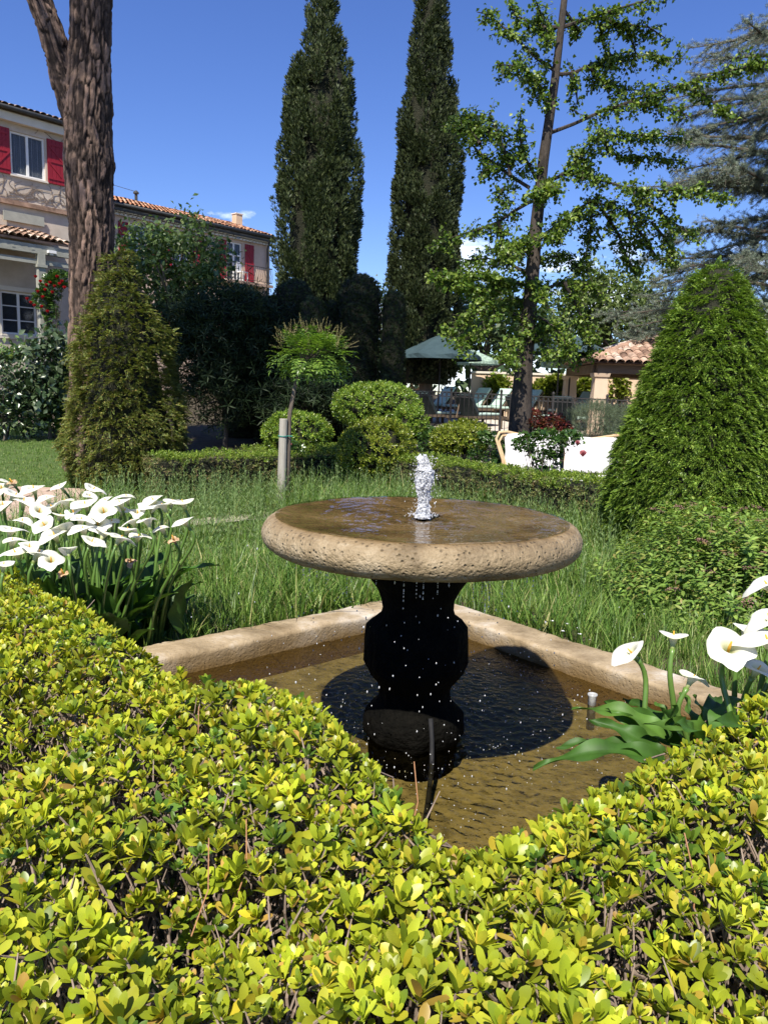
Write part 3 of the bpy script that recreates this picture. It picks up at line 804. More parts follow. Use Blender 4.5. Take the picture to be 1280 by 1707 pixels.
cr = thing('calla_lily_clump', 'smaller group of white calla lilies with broad wavy leaves rising from the basin edge', 'flower clump', (.95, 2.42, .1))
rootc = Vector((.98, 2.42, .1))
for i, (px, py, D, az, nod, sc, wi) in enumerate([
        (1056, 1092, 2.5, 3.3, .75, .66, False), (1121, 1072, 2.45, 1.2, .35, .74, False), (1149, 1138, 2.4, .3, .5, .62, False),
        (1212, 1088, 2.35, -1.75, .55, .92, False), (1240, 1066, 2.55, .2, .3, .86, False), (1258, 1122, 2.4, -.9, .4, .66, False),
        (1286, 1085, 2.3, 2.6, .4, .9, False), (1290, 1046, 2.5, 3.3, .5, .95, False), (1285, 985, 2.7, 3.0, .6, .8, False)]):
    p = P(px, py, D)
    root = P(np.interp(px, [1050, 1290], [1090, 1255]), 1235, D - .03); root.z = .1
    put_flower(cr, p, root, az, nod, sc, wi, i + 2, .0088)
rr = random.Random(23)
LV = [((1120,1245,2.3),(958,1168,2.42),.105), ((1130,1240,2.35),(1005,1165,2.55),.10), ((1110,1270,2.2),(890,1266,2.2),.11), ((1100,1280,2.2),(930,1232,2.28),.10),
      ((1120,1240,2.4),(1096,1168,2.5),.10), ((1140,1235,2.3),(1118,1175,2.2),.11), ((1170,1240,2.4),(1160,1155,2.6),.10), ((1175,1230,2.45),(1196,1150,2.7),.10),
      ((1200,1240,2.3),(1250,1150,2.5),.13), ((1220,1240,2.35),(1290,1165,2.6),.13), ((1160,1250,2.25),(1130,1200,2.05),.10), ((1240,1250,2.3),(1205,1190,2.1),.12),
      ((1190,1245,2.3),(1320,1215,2.15),.13), ((1105,1262,2.25),(985,1195,2.3),.09), ((1150,1245,2.4),(1068,1188,2.55),.09), ((1230,1230,2.5),(1310,1130,2.7),.12), ((1135,1240,2.45),(1040,1158,2.62),.08), ((1100,1250,2.35),(1015,1180,2.35),.08), ((1150,1240,2.5),(1140,1150,2.7),.08), ((1180,1235,2.35),(1085,1200,2.2),.08)]
for i, (b, t, wd) in enumerate(LV):
    b, t = P(*b), P(*t)
    part('leaf', big_leaf(b, t, wd * .70, bend=.05 + .10 * rr.random(), wave=.013, seed=i, up=(rr.gauss(0, .5), rr.gauss(-.5, .5), 1)), M_cleaf, cr, smooth=True)
    part('leaf_stalk', MB().tube([Vector((b.x*.8+rootc.x*.2, b.y, .1)), b.lerp(Vector((b.x, b.y, .1)), .4), b], [.009, .008, .006], 6, False), M_stem, cr, smooth=True)

# ------------------------------------------------------------------ meadow grass around the basin
M_grass = leafmat('meadow_blade', [(0, (.06, .135, .024)), (.5, (.14, .245, .042)), (.86, (.235, .34, .075)), (1, (.45, .40, .19))], trans=.35, rough=.4, spec=.3)
def t_blade(H, W, lean, r, segs=3):
    V = []; F = []
    for i in range(segs + 1):
        t = i / segs; w = W / 2 * (1 - t ** 1.6) + .0004
        V += [(lean * H * t * t, -w, H * (t - .22 * lean * t * t)), (lean * H * t * t, w, H * (t - .22 * lean * t * t))]
    for i in range(segs): F.append((2*i, 2*i+1, 2*i+3, 2*i+2))
    return np.array(V), np.array(F)
rr = random.Random(2)
def t_tuft(n, H, W):
    return join([place(t_blade(H * rr.uniform(.55, 1.1), W * rr.uniform(.7, 1.3), rr.uniform(.05, .9), rr), rotm('Z', rr.uniform(0, 6.28)), (rr.gauss(0, .025), rr.gauss(0, .025), 0)) for _ in range(n)])
TUFT = [t_tuft(9, .30, .006) for _ in range(8)]
TUFTW = [t_tuft(7, .26, .013) for _ in range(5)]
HCORN = Vector((-.45, 12.25, 0))
def in_mead(x, y):
    a, b = basin_ab(x, y)
    if -.02 < a < BL + .02 and -.02 < b < BL + .02: return False
    hl = (Vector((x, y, 0)) - HCORN); s1 = hl.dot(Vector((.65, -.76, 0))); s2 = hl.dot(Vector((-.76, -.65, 0)))
    if s1 < .15 or s2 < .15: return False
    return True
pts = []
rr = random.Random(31)
while len(pts) < 9000:
    u = rr.random(); y = 3.3 + 8.6 * u ** 1.35; x = rr.uniform(-.62, .62) * (y + 1.2)
    if not in_mead(x, y): continue
    if x < -3.4 and y > 7.2 and rr.random() < .97: continue
    if 9.6 < y and 0.9 < (Vector((x, y, 0)) - HCORN).dot(Vector((.65, -.76, 0))) < 1.35 and x < -.6 and rr.random() < .8: continue
    pts.append((x, y, 0.0))
pts = np.array(pts); nq = len(pts)
pts[:, 2] = .16 * np.clip((7.5 - pts[:, 1]) / 3, 0, 1)
a = rng.uniform(0, 6.283, nq); d = np.stack([np.cos(a), np.sin(a), rng.normal(0, .12, nq)], 1)
hgt = rng.uniform(.5, 1.25, nq) * (1 + .38 * waves(pts, 2.2, 5)) * np.where(pts[:, 1] < 5.4, 1.05, 1.3)
wide = rng.random(nq) < .34
up = np.tile([0, 0, 1.0], (nq, 1))
TT = TUFT + TUFT + TUFTW + TUFTW[:3]
o = spread('meadow_grass', TT, pts, M_grass, 'tuft', d=d, up=up, sc=hgt); tag(o, 'long unmown green grass around the fountain basin', 'grass', kind='stuff')
# raised turf under it
mb = MB(); 
V = []; xs_ = np.linspace(-5, 5.4, 60); ys_ = np.linspace(2.2, 11.9, 60)
for y in ys_:
    for x in xs_:
        a_, b_ = basin_ab(x, y); z = .006 + .16 * min(1, max(0, (7.5 - y) / 3)) + .015 * math.sin(3 * x) * math.cos(2.3 * y)
        if -.0 < a_ < BL - .0 and -.0 < b_ < BL - .0: z = -.45
        elif -.1 < a_ < BL + .1 and -.1 < b_ < BL + .1: z *= .9
        if -HW - .1 < 0 and y < 3.2 and abs(x) < 1.5: z = min(z, .004)
        V.append((x, y, z))
F = [(j*60+i, j*60+i+1, (j+1)*60+i+1, (j+1)*60+i) for j in range(59) for i in range(59)]
g = link('meadow_ground', npmesh('meadow_ground', V, F, True), M_soil); tag(g, 'turf bank carrying the long grass', None, kind='structure')
# leafy wild stalks standing in the grass
M_stalk = leafmat('grey_green_stalk', [(0, (.10, .175, .055)), (.6, (.18, .265, .09)), (1, (.26, .34, .13))], trans=.3, rough=.5)
def t_stalk(H, n, L, w, up=.9):
    out = [(np.array([(-.002,0,0),(.002,0,0),(.0015,0,H),(-.0015,0,H)]), np.array([(0,1,2,3)]))]
    for i in range(n):
        t = .12 + .88 * i / n
        out.append(place(t_leaf(L * (1.15 - .6 * t), w, 2, .1, .15), rotm('Z', i * 2.4) @ rotm('Y', -up * (.5 + .6 * t)), (0, 0, t * H)))
    return join(out)
STK = [t_stalk(.42 + .06 * i, 15 + i, .075, .16) for i in range(4)]
q = []
while len(q) < 3200:
    x = rr.uniform(-4.6, 4.6); y = rr.uniform(5.2, 11.8)
    if not in_mead(x, y): continue
    if x < -3.4 and y > 7.2: continue
    hl = Vector((x, y, 0)) - HCORN; dd = min(hl.dot(Vector((.65, -.76, 0))), hl.dot(Vector((-.76, -.65, 0))))
    if rr.random() > math.exp(-dd / 2.0) + .2: continue
    q.append((x, y, .02))
q = np.array(q); n_ = len(q); a = rng.uniform(0, 6.283, n_)
o = spread('wild_stalks', STK, q, M_stalk, 'stalk', d=np.stack([np.cos(a), np.sin(a), rng.normal(0, .1, n_)], 1), up=np.tile([0, 0, 1.], (n_, 1)), sc=rng.uniform(.6, 1.15, n_))
tag(o, 'leafy wild stalks between the grass and the box hedge', 'wild plants', kind='stuff')
# a few daisies by the coping
M_petal = surfmat('daisy_white', [(.75, .75, .72), (.82, .82, .8)], 10, .7, 0)
for i, (px, py) in enumerate([(920, 1035), (945, 1040), (963, 1047), (966, 1057), (938, 1052)]):
    p = G(px, py, .30)
    t = thing('daisy', ['tiny white daisy beside the coping, farthest left of the five', 'tiny white daisy beside the coping, topmost on the right of centre', 'tiny white daisy beside the coping, second from the calla lilies', 'tiny white daisy beside the coping, nearest the calla lilies', 'tiny white daisy beside the coping, lowest left of centre'][i], 'daisy', (p.x, p.y, .12), group='daisies by the coping')
    mb = MB()
    for k in range(10):
        lf = t_leaf(.012, .45, 2, .05, .1)
        mb.add(*place(lf, rotm('Z', k * .628) @ rotm('Y', -.25), (p.x, p.y, .30)))
    part('flower_head', mb, M_petal, t)
    part('flower_stem', MB().tube([(p.x, p.y, .12), (p.x, p.y, .30)], .0012, 4), M_stem, t)

# ------------------------------------------------------------------ leafy perennial with faded flower heads (right of the basin)
M_per = leafmat('perennial_leaf', [(0, (.11, .19, .035)), (.55, (.19, .30, .055)), (.85, (.30, .40, .085)), (1, (.26, .19, .07))], trans=.33, rough=.42)
M_head = surfmat('faded_flower', [(.15, .08, .065), (.30, .18, .14)], 30, .9, .5, 80)
def t_bushstem(H, n, L):
    out = []
    for i in range(n):
        t = .2 + .8 * i / n
        out.append(place(t_leaf(L * (1.1 - .35 * t), .38, 3, .14, .22), rotm('Z', i * 2.4 + .3) @ rotm('Y', -.15 - .9 * max(0, t - .5)) @ rotm('X', rr.uniform(-.4, .4)), (0, 0, t * H)))
    return join(out)
BST = [t_bushstem(.34, 20, .062) for _ in range(5)]
def perennial(label, cx, cy, rx, ry, H, n, heads):
    th_ = thing('flowering_shrub', label, 'shrub', (cx, cy, .02))
    d = rng.uniform(0, 6.283, n); r0 = np.sqrt(rng.random(n)) * .98
    x = cx + rx * r0 * np.cos(d); y = cy + ry * r0 * np.sin(d)
    p0 = np.stack([x, y, 0 * x], 1)
    top = H * (1 - r0 ** 3 * .55) * (1 + .09 * waves(p0, 5, 3)); 
    z = np.where(rng.random(n) < .62, top - .34, np.maximum(.0, top - .34 - rng.uniform(.1, .4, n)))
    ok = np.array([basin_ab(a, b)[0] < -.02 for a, b in zip(x, y)]); 
    pos = np.stack([x, y, np.maximum(z, .0)], 1)[ok]; m = len(pos)
    out = np.stack([np.cos(d), np.sin(d), 0 * d], 1)[ok] * (r0[ok, None] ** 2) * .5 + rng.normal(0, .14, (m, 3))
    zt = unit(out + np.array([0, 0, 1.0])); ref = rnd_dirs(m); yv = unit(np.cross(zt, ref)); xv = np.cross(yv, zt); rot = np.stack([xv, yv, zt], 2)
    pk = rng.integers(0, 5, m); s = rng.uniform(.8, 1.2, m)
    spread('foliage', BST, pos, M_per, 'leafy_stem', th_, rot=rot, sc=s)
    mb = MB()
    for i in range(130):
        p = pos[rng.integers(0, m)]; mb.tube([(p[0], p[1], 0.0), (p[0] + rng.normal(0, .03), p[1] + rng.normal(0, .03), p[2] + .2)], [.004, .0025], 4, False)
    part('stems', mb, M_twig, th_, kind='stuff')
    hv = []
    for i in range(85):
        a = rr.uniform(0, 6.28); r_ = .052 * math.sqrt(rr.random())
        hv.append(place(t_diamond(rr.uniform(.008, .014), .7, .2), rotm('Z', rr.uniform(0, 6.28)) @ rotm('Y', rr.uniform(-1.4, .4)), (r_ * math.cos(a), r_ * math.sin(a), .016 * (1 - (r_ / .055) ** 2) + rr.uniform(-.006, .006))))
    hm = npmesh('flower_head', *join(hv)); hm.materials.append(M_head)
    for (px, py, D) in heads:
        p = P(px, py, D); o = part('flower_head', hm, None, th_); o.location = p; o.rotation_euler = (rr.gauss(0, .25), rr.gauss(0, .25), rr.uniform(0, 6)); s_ = rr.uniform(.8, 1.35); o.scale = (s_, s_, s_)
    return th_
perennial('low leafy shrub with faded pinkish brown flower heads below the big yew cone', 2.95, 5.35, 1.3, 1.1, .84, 1350,
          [(1200, 848, 5.9), (1235, 853, 5.8), (1262, 848, 5.9), (1130, 848, 6.1), (1150, 842, 6.1), (1095, 853, 6.2), (1110, 873, 5.9), (1225, 878, 5.5), (1170, 905, 5.2), (1215, 925, 5.0), (1245, 900, 5.2), (1272, 870, 5.4), (1180, 955, 4.8), (1250, 950, 4.8), (1120, 985, 4.7), (1240, 1005, 4.5), (1180, 865, 5.6), (1275, 925, 5.0)])

# ------------------------------------------------------------------ lawn, path
def sheet(name, pts, mat, dz, label):
    c = np.mean(np.array(pts), 0)
    mb = MB(); n = 14
    A, B, C_, D_ = [Vector((*p, 0)) for p in pts]
    V = []
    for j in range(n + 1):
        for i in range(n + 1):
            p = A.lerp(B, i / n).lerp(D_.lerp(C_, i / n), j / n); V.append((p.x, p.y, gz(p.y) + dz))
    F = [(j*(n+1)+i, j*(n+1)+i+1, (j+1)*(n+1)+i+1, (j+1)*(n+1)+i) for j in range(n) for i in range(n)]
    o = link(name, mb.add(V, F).mesh(name), mat); tag(o, label, None, kind='structure'); return o
sheet('lawn', [(-12, 11.4), (-4.75, 11.4), (-5.6, 20), (-14, 20)], M_lawn, .03, 'mown lawn behind the calla lilies')
M_pave = surfmat('pink_paving', [(.36, .25, .18), (.50, .38, .29)], 6, .9, .4, 40)
sheet('path', [(-9, 8.6), (-3.3, 8.6), (-4.0, 11.35), (-11, 11.35)], M_gravel, .034, 'sandy path beside the lawn')
rr = random.Random(6); k = 0
pav = bpy.data.objects['path']
pm = MB().box((0, 0, 0), (.56, .40, .04)).mesh('paving_slab'); pm.materials.append(M_pave)
for j in range(6):
    for i in range(9):
        x = -8.4 + i * .6 + (.3 if j % 2 else 0); y = 8.85 + j * .44
        if x > -3.7 - (y - 8.6) * .2: continue
        o = part('paving_slab', pm, None, pav); o.location = (x, y, gz(y) + .05 + rr.uniform(-.004, .004)); o.rotation_euler = (0, 0, rr.gauss(0, .02))
sheet('garden_path', [(-3.4, 8.05), (-3.1, 7.75), (-.5, 10.1), (-.75, 10.4)], M_gravel, .045, 'pale gravel path half hidden by grass')
# lawn blades
TL = [t_tuft(6, .05, .005) for _ in range(4)]
n_ = 7000; y = 11.5 + rng.random(n_) * 8; x = -4.75 - (y - 11.4) * .1 - rng.random(n_) * 7 * (y / 16)
p = np.stack([x, y, np.array([gz(v) for v in y]) + .03], 1); a = rng.uniform(0, 6.283, n_)
o = spread('lawn_grass', TL, p, M_grass, 'turf', d=np.stack([np.cos(a), np.sin(a), 0*a], 1), up=np.tile([0,0,1.], (n_, 1)), sc=rng.uniform(.7, 1.2, n_) * 1.1); tag(o, 'short mown grass blades on the lawn', 'grass', kind='stuff')
M_rock = surfmat('edging_stone', [(.25, .20, .15), (.42, .36, .29)], 9, .9, .6, 30)
for i, (px, py, s) in enumerate([(45, 735, .2), (62, 737, .24), (80, 740, .2), (100, 742, .26)]):
    p = P(px, py, 19.5); bm = bmesh.new(); bmesh.ops.create_icosphere(bm, subdivisions=2, radius=1)
    for v in bm.verts: v.co = Vector((v.co.x * s * 1.5, v.co.y * s, v.co.z * s * .55)) * (1 + .25 * noise.noise(v.co * 1.7 + Vector((i * 5, 0, 0))))
    me = bpy.data.meshes.new('edging_stone'); bm.to_mesh(me); bm.free()
    o = link('edging_stone', me, M_rock); o.location = (p.x, p.y, gz(19.5) + .06)
    tag(o, ['leftmost pale edging stone at the far rim of the lawn', 'second pale edging stone from the left at the far rim of the lawn', 'third pale edging stone at the far rim of the lawn', 'pale edging stone at the far lawn rim nearest the pine trunk'][i], 'stone', 'stones along the lawn edge')

# ------------------------------------------------------------------ box hedges and clipped balls
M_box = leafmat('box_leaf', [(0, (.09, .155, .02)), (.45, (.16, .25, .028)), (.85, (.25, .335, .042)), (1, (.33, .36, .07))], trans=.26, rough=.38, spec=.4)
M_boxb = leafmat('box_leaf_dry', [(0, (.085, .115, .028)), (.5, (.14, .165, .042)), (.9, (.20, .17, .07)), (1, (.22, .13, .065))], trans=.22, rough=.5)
M_ball = leafmat('ball_leaf', [(0, (.08, .155, .018)), (.4, (.16, .26, .028)), (.85, (.26, .36, .045)), (1, (.34, .38, .06))], trans=.26, rough=.30, spec=.5)
M_ballg = leafmat('ball_leaf_gold', [(0, (.10, .15, .016)), (.4, (.19, .245, .025)), (.85, (.28, .32, .035)), (1, (.34, .32, .05))], trans=.28, rough=.3, spec=.5)
def t_sprig(n, L, w, H):
    out = []
    for i in range(n):
        t = i / n; out.append(place(t_leaf(L * (1 - .3 * t), w, 2, .12, .1, .55), rotm('Z', i * 2.4) @ rotm('Y', -R(15 + 60 * t)), (0, 0, H * t)))
    V, F = join(out); return V[:, [2, 1, 0]] * np.array([1, 1, -1]), F        # axis along +x
SPR = [t_sprig(7, .034, .5, .05) for _ in range(4)]
SPB = [t_sprig(9, .060, .40, .06) for _ in range(4)]
def box_hedge(label, a, b, w, h, dens=520):
    a, b = Vector((*a, 0)), Vector((*b, 0)); L = (b - a).length; u = (b - a).normalized(); v = Vector((-u.y, u.x, 0))
    t = thing('box_hedge', label, 'hedge', tuple((a + b) / 2))
    z0 = min(gz(a.y), gz(b.y))
    def surf(n, s0, dirn):
        s = rng.random(n) * L
        if dirn == 0: q = rng.uniform(-w/2, w/2, n); z = np.full(n, h) - .05 * (np.abs(q) / (w/2)) ** 4; nn = np.tile([0, 0, 1.], (n, 1))
        elif dirn in (1, 2):
            sg = 1 if dirn == 1 else -1; z = rng.uniform(.02, h - .02, n); q = np.full(n, sg * w / 2) - sg * .04 * (z / h) ** 6; nn = np.tile(np.array([v.x, v.y, .1]) * sg, (n, 1))
        else:
            sg = dirn - 4; s = np.full(n, L if sg > 0 else 0.0); q = rng.uniform(-w/2, w/2, n); z = rng.uniform(.02, h, n); nn = np.tile(np.array([u.x, u.y, .1]) * (1 if sg > 0 else -1), (n, 1))
        p = np.stack([a.x + u.x * s + v.x * q, a.y + u.y * s + v.y * q, z0 + z], 1)
        p += nn * (.035 * waves(p, 6, 12) + .018 * waves(p, 19, 13))[:, None] - nn * np.abs(rng.normal(0, .018, n))[:, None]
        return p, nn
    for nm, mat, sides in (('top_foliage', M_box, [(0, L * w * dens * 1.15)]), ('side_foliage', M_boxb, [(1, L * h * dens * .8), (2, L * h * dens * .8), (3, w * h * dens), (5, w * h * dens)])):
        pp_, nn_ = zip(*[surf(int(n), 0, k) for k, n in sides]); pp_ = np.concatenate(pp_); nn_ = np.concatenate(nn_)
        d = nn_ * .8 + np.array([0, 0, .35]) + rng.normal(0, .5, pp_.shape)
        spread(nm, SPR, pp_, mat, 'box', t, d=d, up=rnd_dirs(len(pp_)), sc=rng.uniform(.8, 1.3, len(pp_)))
    q = Matrix((u, v, Vector((0, 0, 1)))).transposed()
    part('dark_core', MB().box((a + b) / 2 + Vector((0, 0, z0 + h / 2 - .03)), (L - .1, w - .12, h - .08), q), M_dark_core, t)
    return t
U1 = Vector((-.76, -.65, 0)); U2 = Vector((.65, -.76, 0))
def along(c, d, s): q = c + d * s; return (q.x, q.y)
box_hedge('low box hedge behind the wooden stake and the wild stalks', along(HCORN, U1, .1), along(HCORN, U1, 3.4), .6, .68)
box_hedge('low box hedge running from the golden ball past the bowl to the big yew cone', along(HCORN, U2, .1), along(HCORN, U2, 6.0), .6, .67)
H2 = HCORN + Vector((.12, 1.55, 0))
box_hedge('rear box hedge in front of the dark oleanders', along(H2, U1, .3), along(H2, U1, 2.5), .6, .64, 420)
box_hedge('rear box hedge in front of the garden sofa', along(H2, U2, 1.1), along(H2, U2, 5.2), .55, .55, 420)
def ball(label, px, py, D, rx, rz, n, mat, tpl=SPB, stemh=.0, ry=None, sq=1.0):
    c = P(px, py, D); t = thing('topiary_ball', label, 'topiary', (c.x, c.y, gz(D)))
    ry = ry or rx
    p, nn = ell_points((c.x, c.y, c.z), (rx, ry, rz), n, -.75)
    p += nn * (.05 * waves(p, 5, int(px)) + .02 * waves(p, 17, int(px) + 1) - np.abs(rng.normal(0, .025, n)))[:, None]
    d = nn * .9 + np.array([0, 0, .3]) + rng.normal(0, .42, p.shape)
    spread('foliage', tpl, p, mat, 'ball', t, d=d, up=rnd_dirs(n), sc=rng.uniform(.75, 1.2, n))
    kk = min(1, ry / rx)
    pr_ = [(c.z - gz(D) + rz * math.sin(a) * .86, rx * kk * math.cos(a) * .84) for a in np.linspace(-1.35, 1.5, 9)]
    part('dark_core', rev_core(pr_, (c.x, c.y, gz(D)), 1.0, 18, 4, .03), M_dark_core, t, smooth=True)
    mb = MB()
    for i in range(6):
        a = i * 1.05; mb.tube([(c.x + .04 * math.cos(a), c.y + .04 * math.sin(a), gz(D) - .02), (c.x + .1 * math.cos(a), c.y + .1 * math.sin(a), c.z - rz * .9), (c.x + .3 * rx * math.cos(a), c.y + .3 * rx * math.sin(a), c.z)], [.02, .017, .01], 5, False)
    part('trunk', mb, M_twig, t)
    return t
ball('wide flat topped clipped bush behind the smaller balls', 630, 678, 14.2, .76, .40, 1500, M_ball, ry=.6)
ball('round clipped ball just right of the wooden stake', 497, 725, 12.6, .50, .34, 950, M_ball)
ball('golden clipped ball at the corner behind the water jet', 622, 752, 11.6, .56, .46, 1300, M_ballg)
ball('small clipped ball tucked behind the golden ball', 683, 712, 13.4, .27, .27, 420, M_ball)
ball('mushroom shaped clipped ball between white roses and the sofa', 768, 733, 12.6, .42, .27, 800, M_ballg)

# ------------------------------------------------------------------ big clipped yews
M_yew = leafmat('yew_needles', [(0, (.07, .135, .02)), (.4, (.13, .22, .03)), (.8, (.21, .31, .045)), (1, (.30, .40, .065))], trans=.2, rough=.4, spec=.4)
M_yewb = leafmat('yew_needles_brown', [(0, (.07, .10, .022)), (.35, (.125, .165, .034)), (.7, (.19, .225, .046)), (.93, (.24, .20, .055)), (1, (.22, .13, .045))], trans=.2, rough=.5)
SPY = [t_spray(.062, 16, .026, .42, .6, 70) for _ in range(5)]
def yew(label, x, y, prof, n, mat, core_k, seed, sc=(.7, 1.15), droop=-.15, lump=.045):
    t = thing('yew_topiary', label, 'topiary', (x, y, gz(y)))
    c = (x, y, gz(y))
    p, nn = rev_points(prof, n, c)
    p += nn * (lump * waves(p, 4.2, seed) + lump * .6 * waves(p, 14, seed + 1) + lump * .5 * waves(p, 34, seed + 2) - np.abs(rng.normal(0, .03, n)))[:, None]
    d = nn + np.array([0, 0, droop]) + rng.normal(0, .42, p.shape)
    up = nn * .4 + np.array([0, 0, 1.0]) + rng.normal(0, .3, p.shape)
    spread('foliage', SPY, p, mat, 'yew', t, d=d, up=up, sc=rng.uniform(*sc, n))
    part('dark_core', rev_core(prof, c, core_k, 26, seed, .04), M_dark_core, t, smooth=True)
    part('trunk', MB().tube([(x, y, gz(y) - .05), (x, y, gz(y) + prof[-1][0] * .5)], [.09, .05], 8), M_twig, t)
    return t
yew('large dense green yew clipped to a blunt cone beside the sofa', 3.07, 7.55, [(.02, .77), (.35, .83), (.75, .83), (1.2, .76), (1.65, .645), (2.1, .495), (2.45, .365), (2.68, .25), (2.82, .14), (2.89, .01)], 19500, M_yew, .87, 61, (.75, 1.2), -.15, .03)
yew('tall ragged bronze green yew cone in front of the pine trunk', -3.98, 11.8, [(.02, .80), (.4, .85), (.9, .84), (1.4, .78), (1.9, .67), (2.4, .55), (2.8, .43), (3.2, .28), (3.45, .14), (3.56, .01)], 10500, M_yewb, .74, 71, (.9, 1.6), .1, .10)

# ------------------------------------------------------------------ stake and the little standard tree
M_wood = surfmat('grey_post_wood', [(.26, .235, .19), (.42, .39, .33)], 9, .85, .5, 40, stretch=(1, 1, .12), bdist=.01)
M_tie = surfmat('green_tie', [(.03, .22, .17), (.04, .28, .21)], 10, .5, 0)
sp0 = P(468, 838, 10.2); sp0.z = -.1; sp1 = P(473, 698, 10.2)
t = thing('wooden_stake', 'round grey wooden stake supporting the small standard tree', 'stake', (sp0.x, sp0.y, 0))
o = part('post', MB().tube([sp0, sp0.lerp(sp1, .35), sp0.lerp(sp1, .7), sp1], [.062, .060, .056, .054], 14), M_wood, t); bevel(o, .006)
c = sp0.lerp(sp1, .83)
mb = MB().tube([c + Vector((.061*math.cos(a), .061*math.sin(a), .004*math.sin(a))) for a in np.linspace(0, 6.283, 20)] + [c + Vector((.13, -.02, .0))], .006, 6)
part('tie', mb, M_tie, t)
M_wis = leafmat('standard_tree_leaf', [(0, (.08, .16, .025)), (.6, (.15, .25, .04)), (1, (.22, .33, .055))], trans=.38, rough=.32, spec=.5)
M_wisf = leafmat('bronze_shoot', [(0, (.20, .19, .08)), (1, (.34, .28, .14))], trans=.3, rough=.6)
M_bark = surfmat('grey_bark', [(.07, .055, .042), (.16, .13, .10)], 14, .9, .6, 40, stretch=(1, 1, .3))
st = thing('standard_tree', 'small standard tree with a feathery mop of leaves tied to a stake', 'tree', (P(482, 838, 10.2).x, 10.2, 0))
tk = [P(480, 840, 10.25), P(481, 760, 10.25), P(483, 690, 10.25), P(493, 640, 10.3), P(505, 610, 10.35), P(520, 590, 10.4)]; tk[0].z = -.02
part('trunk', MB().tube(tk, [.032, .03, .028, .027, .022, .012], 8), M_bark, st, smooth=True)
def t_pinnate(L, n, ll):
    out = []
    for i in range(n):
        t = (i + 1) / n
        for s in (-1, 1):
            out.append(place(t_leaf(ll * (1.1 - .4 * abs(t - .4)), .36, 2, .12, .18), rotm('Z', s * R(62)) @ rotm('X', s * .3), (t * L, 0, -.35 * t * t * L)))
    out.append(place(t_leaf(ll, .36, 2, .1, .2), rotm('Y', .5), (L, 0, -.35 * L))); return join(out)
PIN = [t_pinnate(.2, 4, .075) for _ in range(3)]
c = P(520, 597, 10.4); n_ = 400
p, nn = ell_points((c.x, c.y, c.z), (.47, .47, .25), n_, -.5)
p = c_ = np.array(c) + (p - np.array(c)) * rng.uniform(.35, .95, (n_, 1))
d = nn * .9 + rng.normal(0, .35, p.shape) + np.array([0, 0, -.05])
spread('crown', PIN, p, M_wis, 'pinnate', st, d=d, up=np.tile([0, 0, 1.], (n_, 1)), sc=rng.uniform(.7, 1.15, n_))
n_ = 62; p, nn = ell_points((c.x, c.y, c.z + .10), (.44, .42, .26), n_, .1); 
TIP = [t_stalk(.2, 16, .03, .35) for _ in range(3)]
zt = unit(nn * .8 + np.array([0, 0, .7]) + rng.normal(0, .38, p.shape)); ref = rnd_dirs(n_); yv = unit(np.cross(zt, ref)); rot = np.stack([np.cross(yv, zt), yv, zt], 2)
part('young_shoots', npmesh('young_shoots', *stamp(TIP[0], p, rot, rng.uniform(.7, 1.2, n_))), M_wisf, st, kind='stuff', label='bronze young shoots')
mb = MB()
for i in range(26):
    q = np.array(c) + (p[i] - np.array(c)) * .8; mb.tube([tk[-2], Vector(tk[-1]).lerp(Vector(q), .5) + Vector((0, 0, .05)), Vector(q)], [.012, .008, .003], 5, False)
part('branches', mb, M_bark, st)

# ------------------------------------------------------------------ rattan sofa
M_rat = surfmat('rattan', [(.46, .31, .16), (.58, .42, .24)], 20, .55, .3, 80, stretch=(1, 1, .3))
M_cush = surfmat('white_cushion', [(.70, .68, .67), (.78, .76, .75)], 5, .95, .25, 90, bdist=.006)
def cushion(c, w, h, d, rx=0.0, rz=0.0):
    n = 14; V = []; F = []
    for s in (1, -1):
        for j in range(n + 1):
            for i in range(n + 1):
                u_, v_ = i / n * 2 - 1, j / n * 2 - 1
                e = max(0, 1 - abs(u_) ** 3.2) * max(0, 1 - abs(v_) ** 3.2)
                b = (1 - .05 * (1 - abs(v_)) * (u_ * u_)); bb = (1 - .06 * (1 - abs(u_)) * (v_ * v_))
                V.append(Vector((u_ * w/2 * b, -s * d/2 * e ** .5, v_ * h/2 * bb)))
    m = (n + 1) ** 2
    for s in range(2):
        for j in range(n):
            for i in range(n):
                a = s*m + j*(n+1) + i; q = (a, a+1, a+n+2, a+n+1); F.append(q if s == 0 else q[::-1])
    Rm = Matrix.Rotation(rz, 3, 'Z') @ Matrix.Rotation(rx, 3, 'X')
    return MB().add([Rm @ (v + Vector((0, 0, .012 * noise.noise(v * 9)))) + Vector(c) for v in V], F)
SY = 11.9
s0, s1 = P(828, 790, SY), P(1042, 790, SY); W = s1.x - s0.x
sofa = thing('rattan_sofa', 'curved rattan garden sofa with two white back cushions', 'sofa', ((s0.x + s1.x) / 2, SY + .3, gz(SY)))
zb = P(930, 790, SY).z
def sx(f): return s0.x + W * f
ztop = P(850, 728, SY).z + .04
fr = [(sx(.0) + .10, SY - .25, zb - .25), (sx(.0) + .06, SY - .1, zb + .2), (sx(-.02), SY, ztop - .08), (sx(.005), SY + .04, ztop + .02), (sx(.07), SY + .1, ztop + .03), (sx(.3), SY + .2, ztop - .06), (sx(.5), SY + .22, ztop - .05), (sx(.7), SY + .2, ztop - .06), (sx(.93), SY + .1, ztop + .03), (sx(.995), SY + .04, ztop + .02), (sx(1.02), SY, ztop - .08), (sx(1.0) - .06, SY - .1, zb + .2), (sx(1.0) - .10, SY - .25, zb - .25)]
part('back_frame', MB().tube(fr, .022, 10), M_rat, sofa, smooth=True)
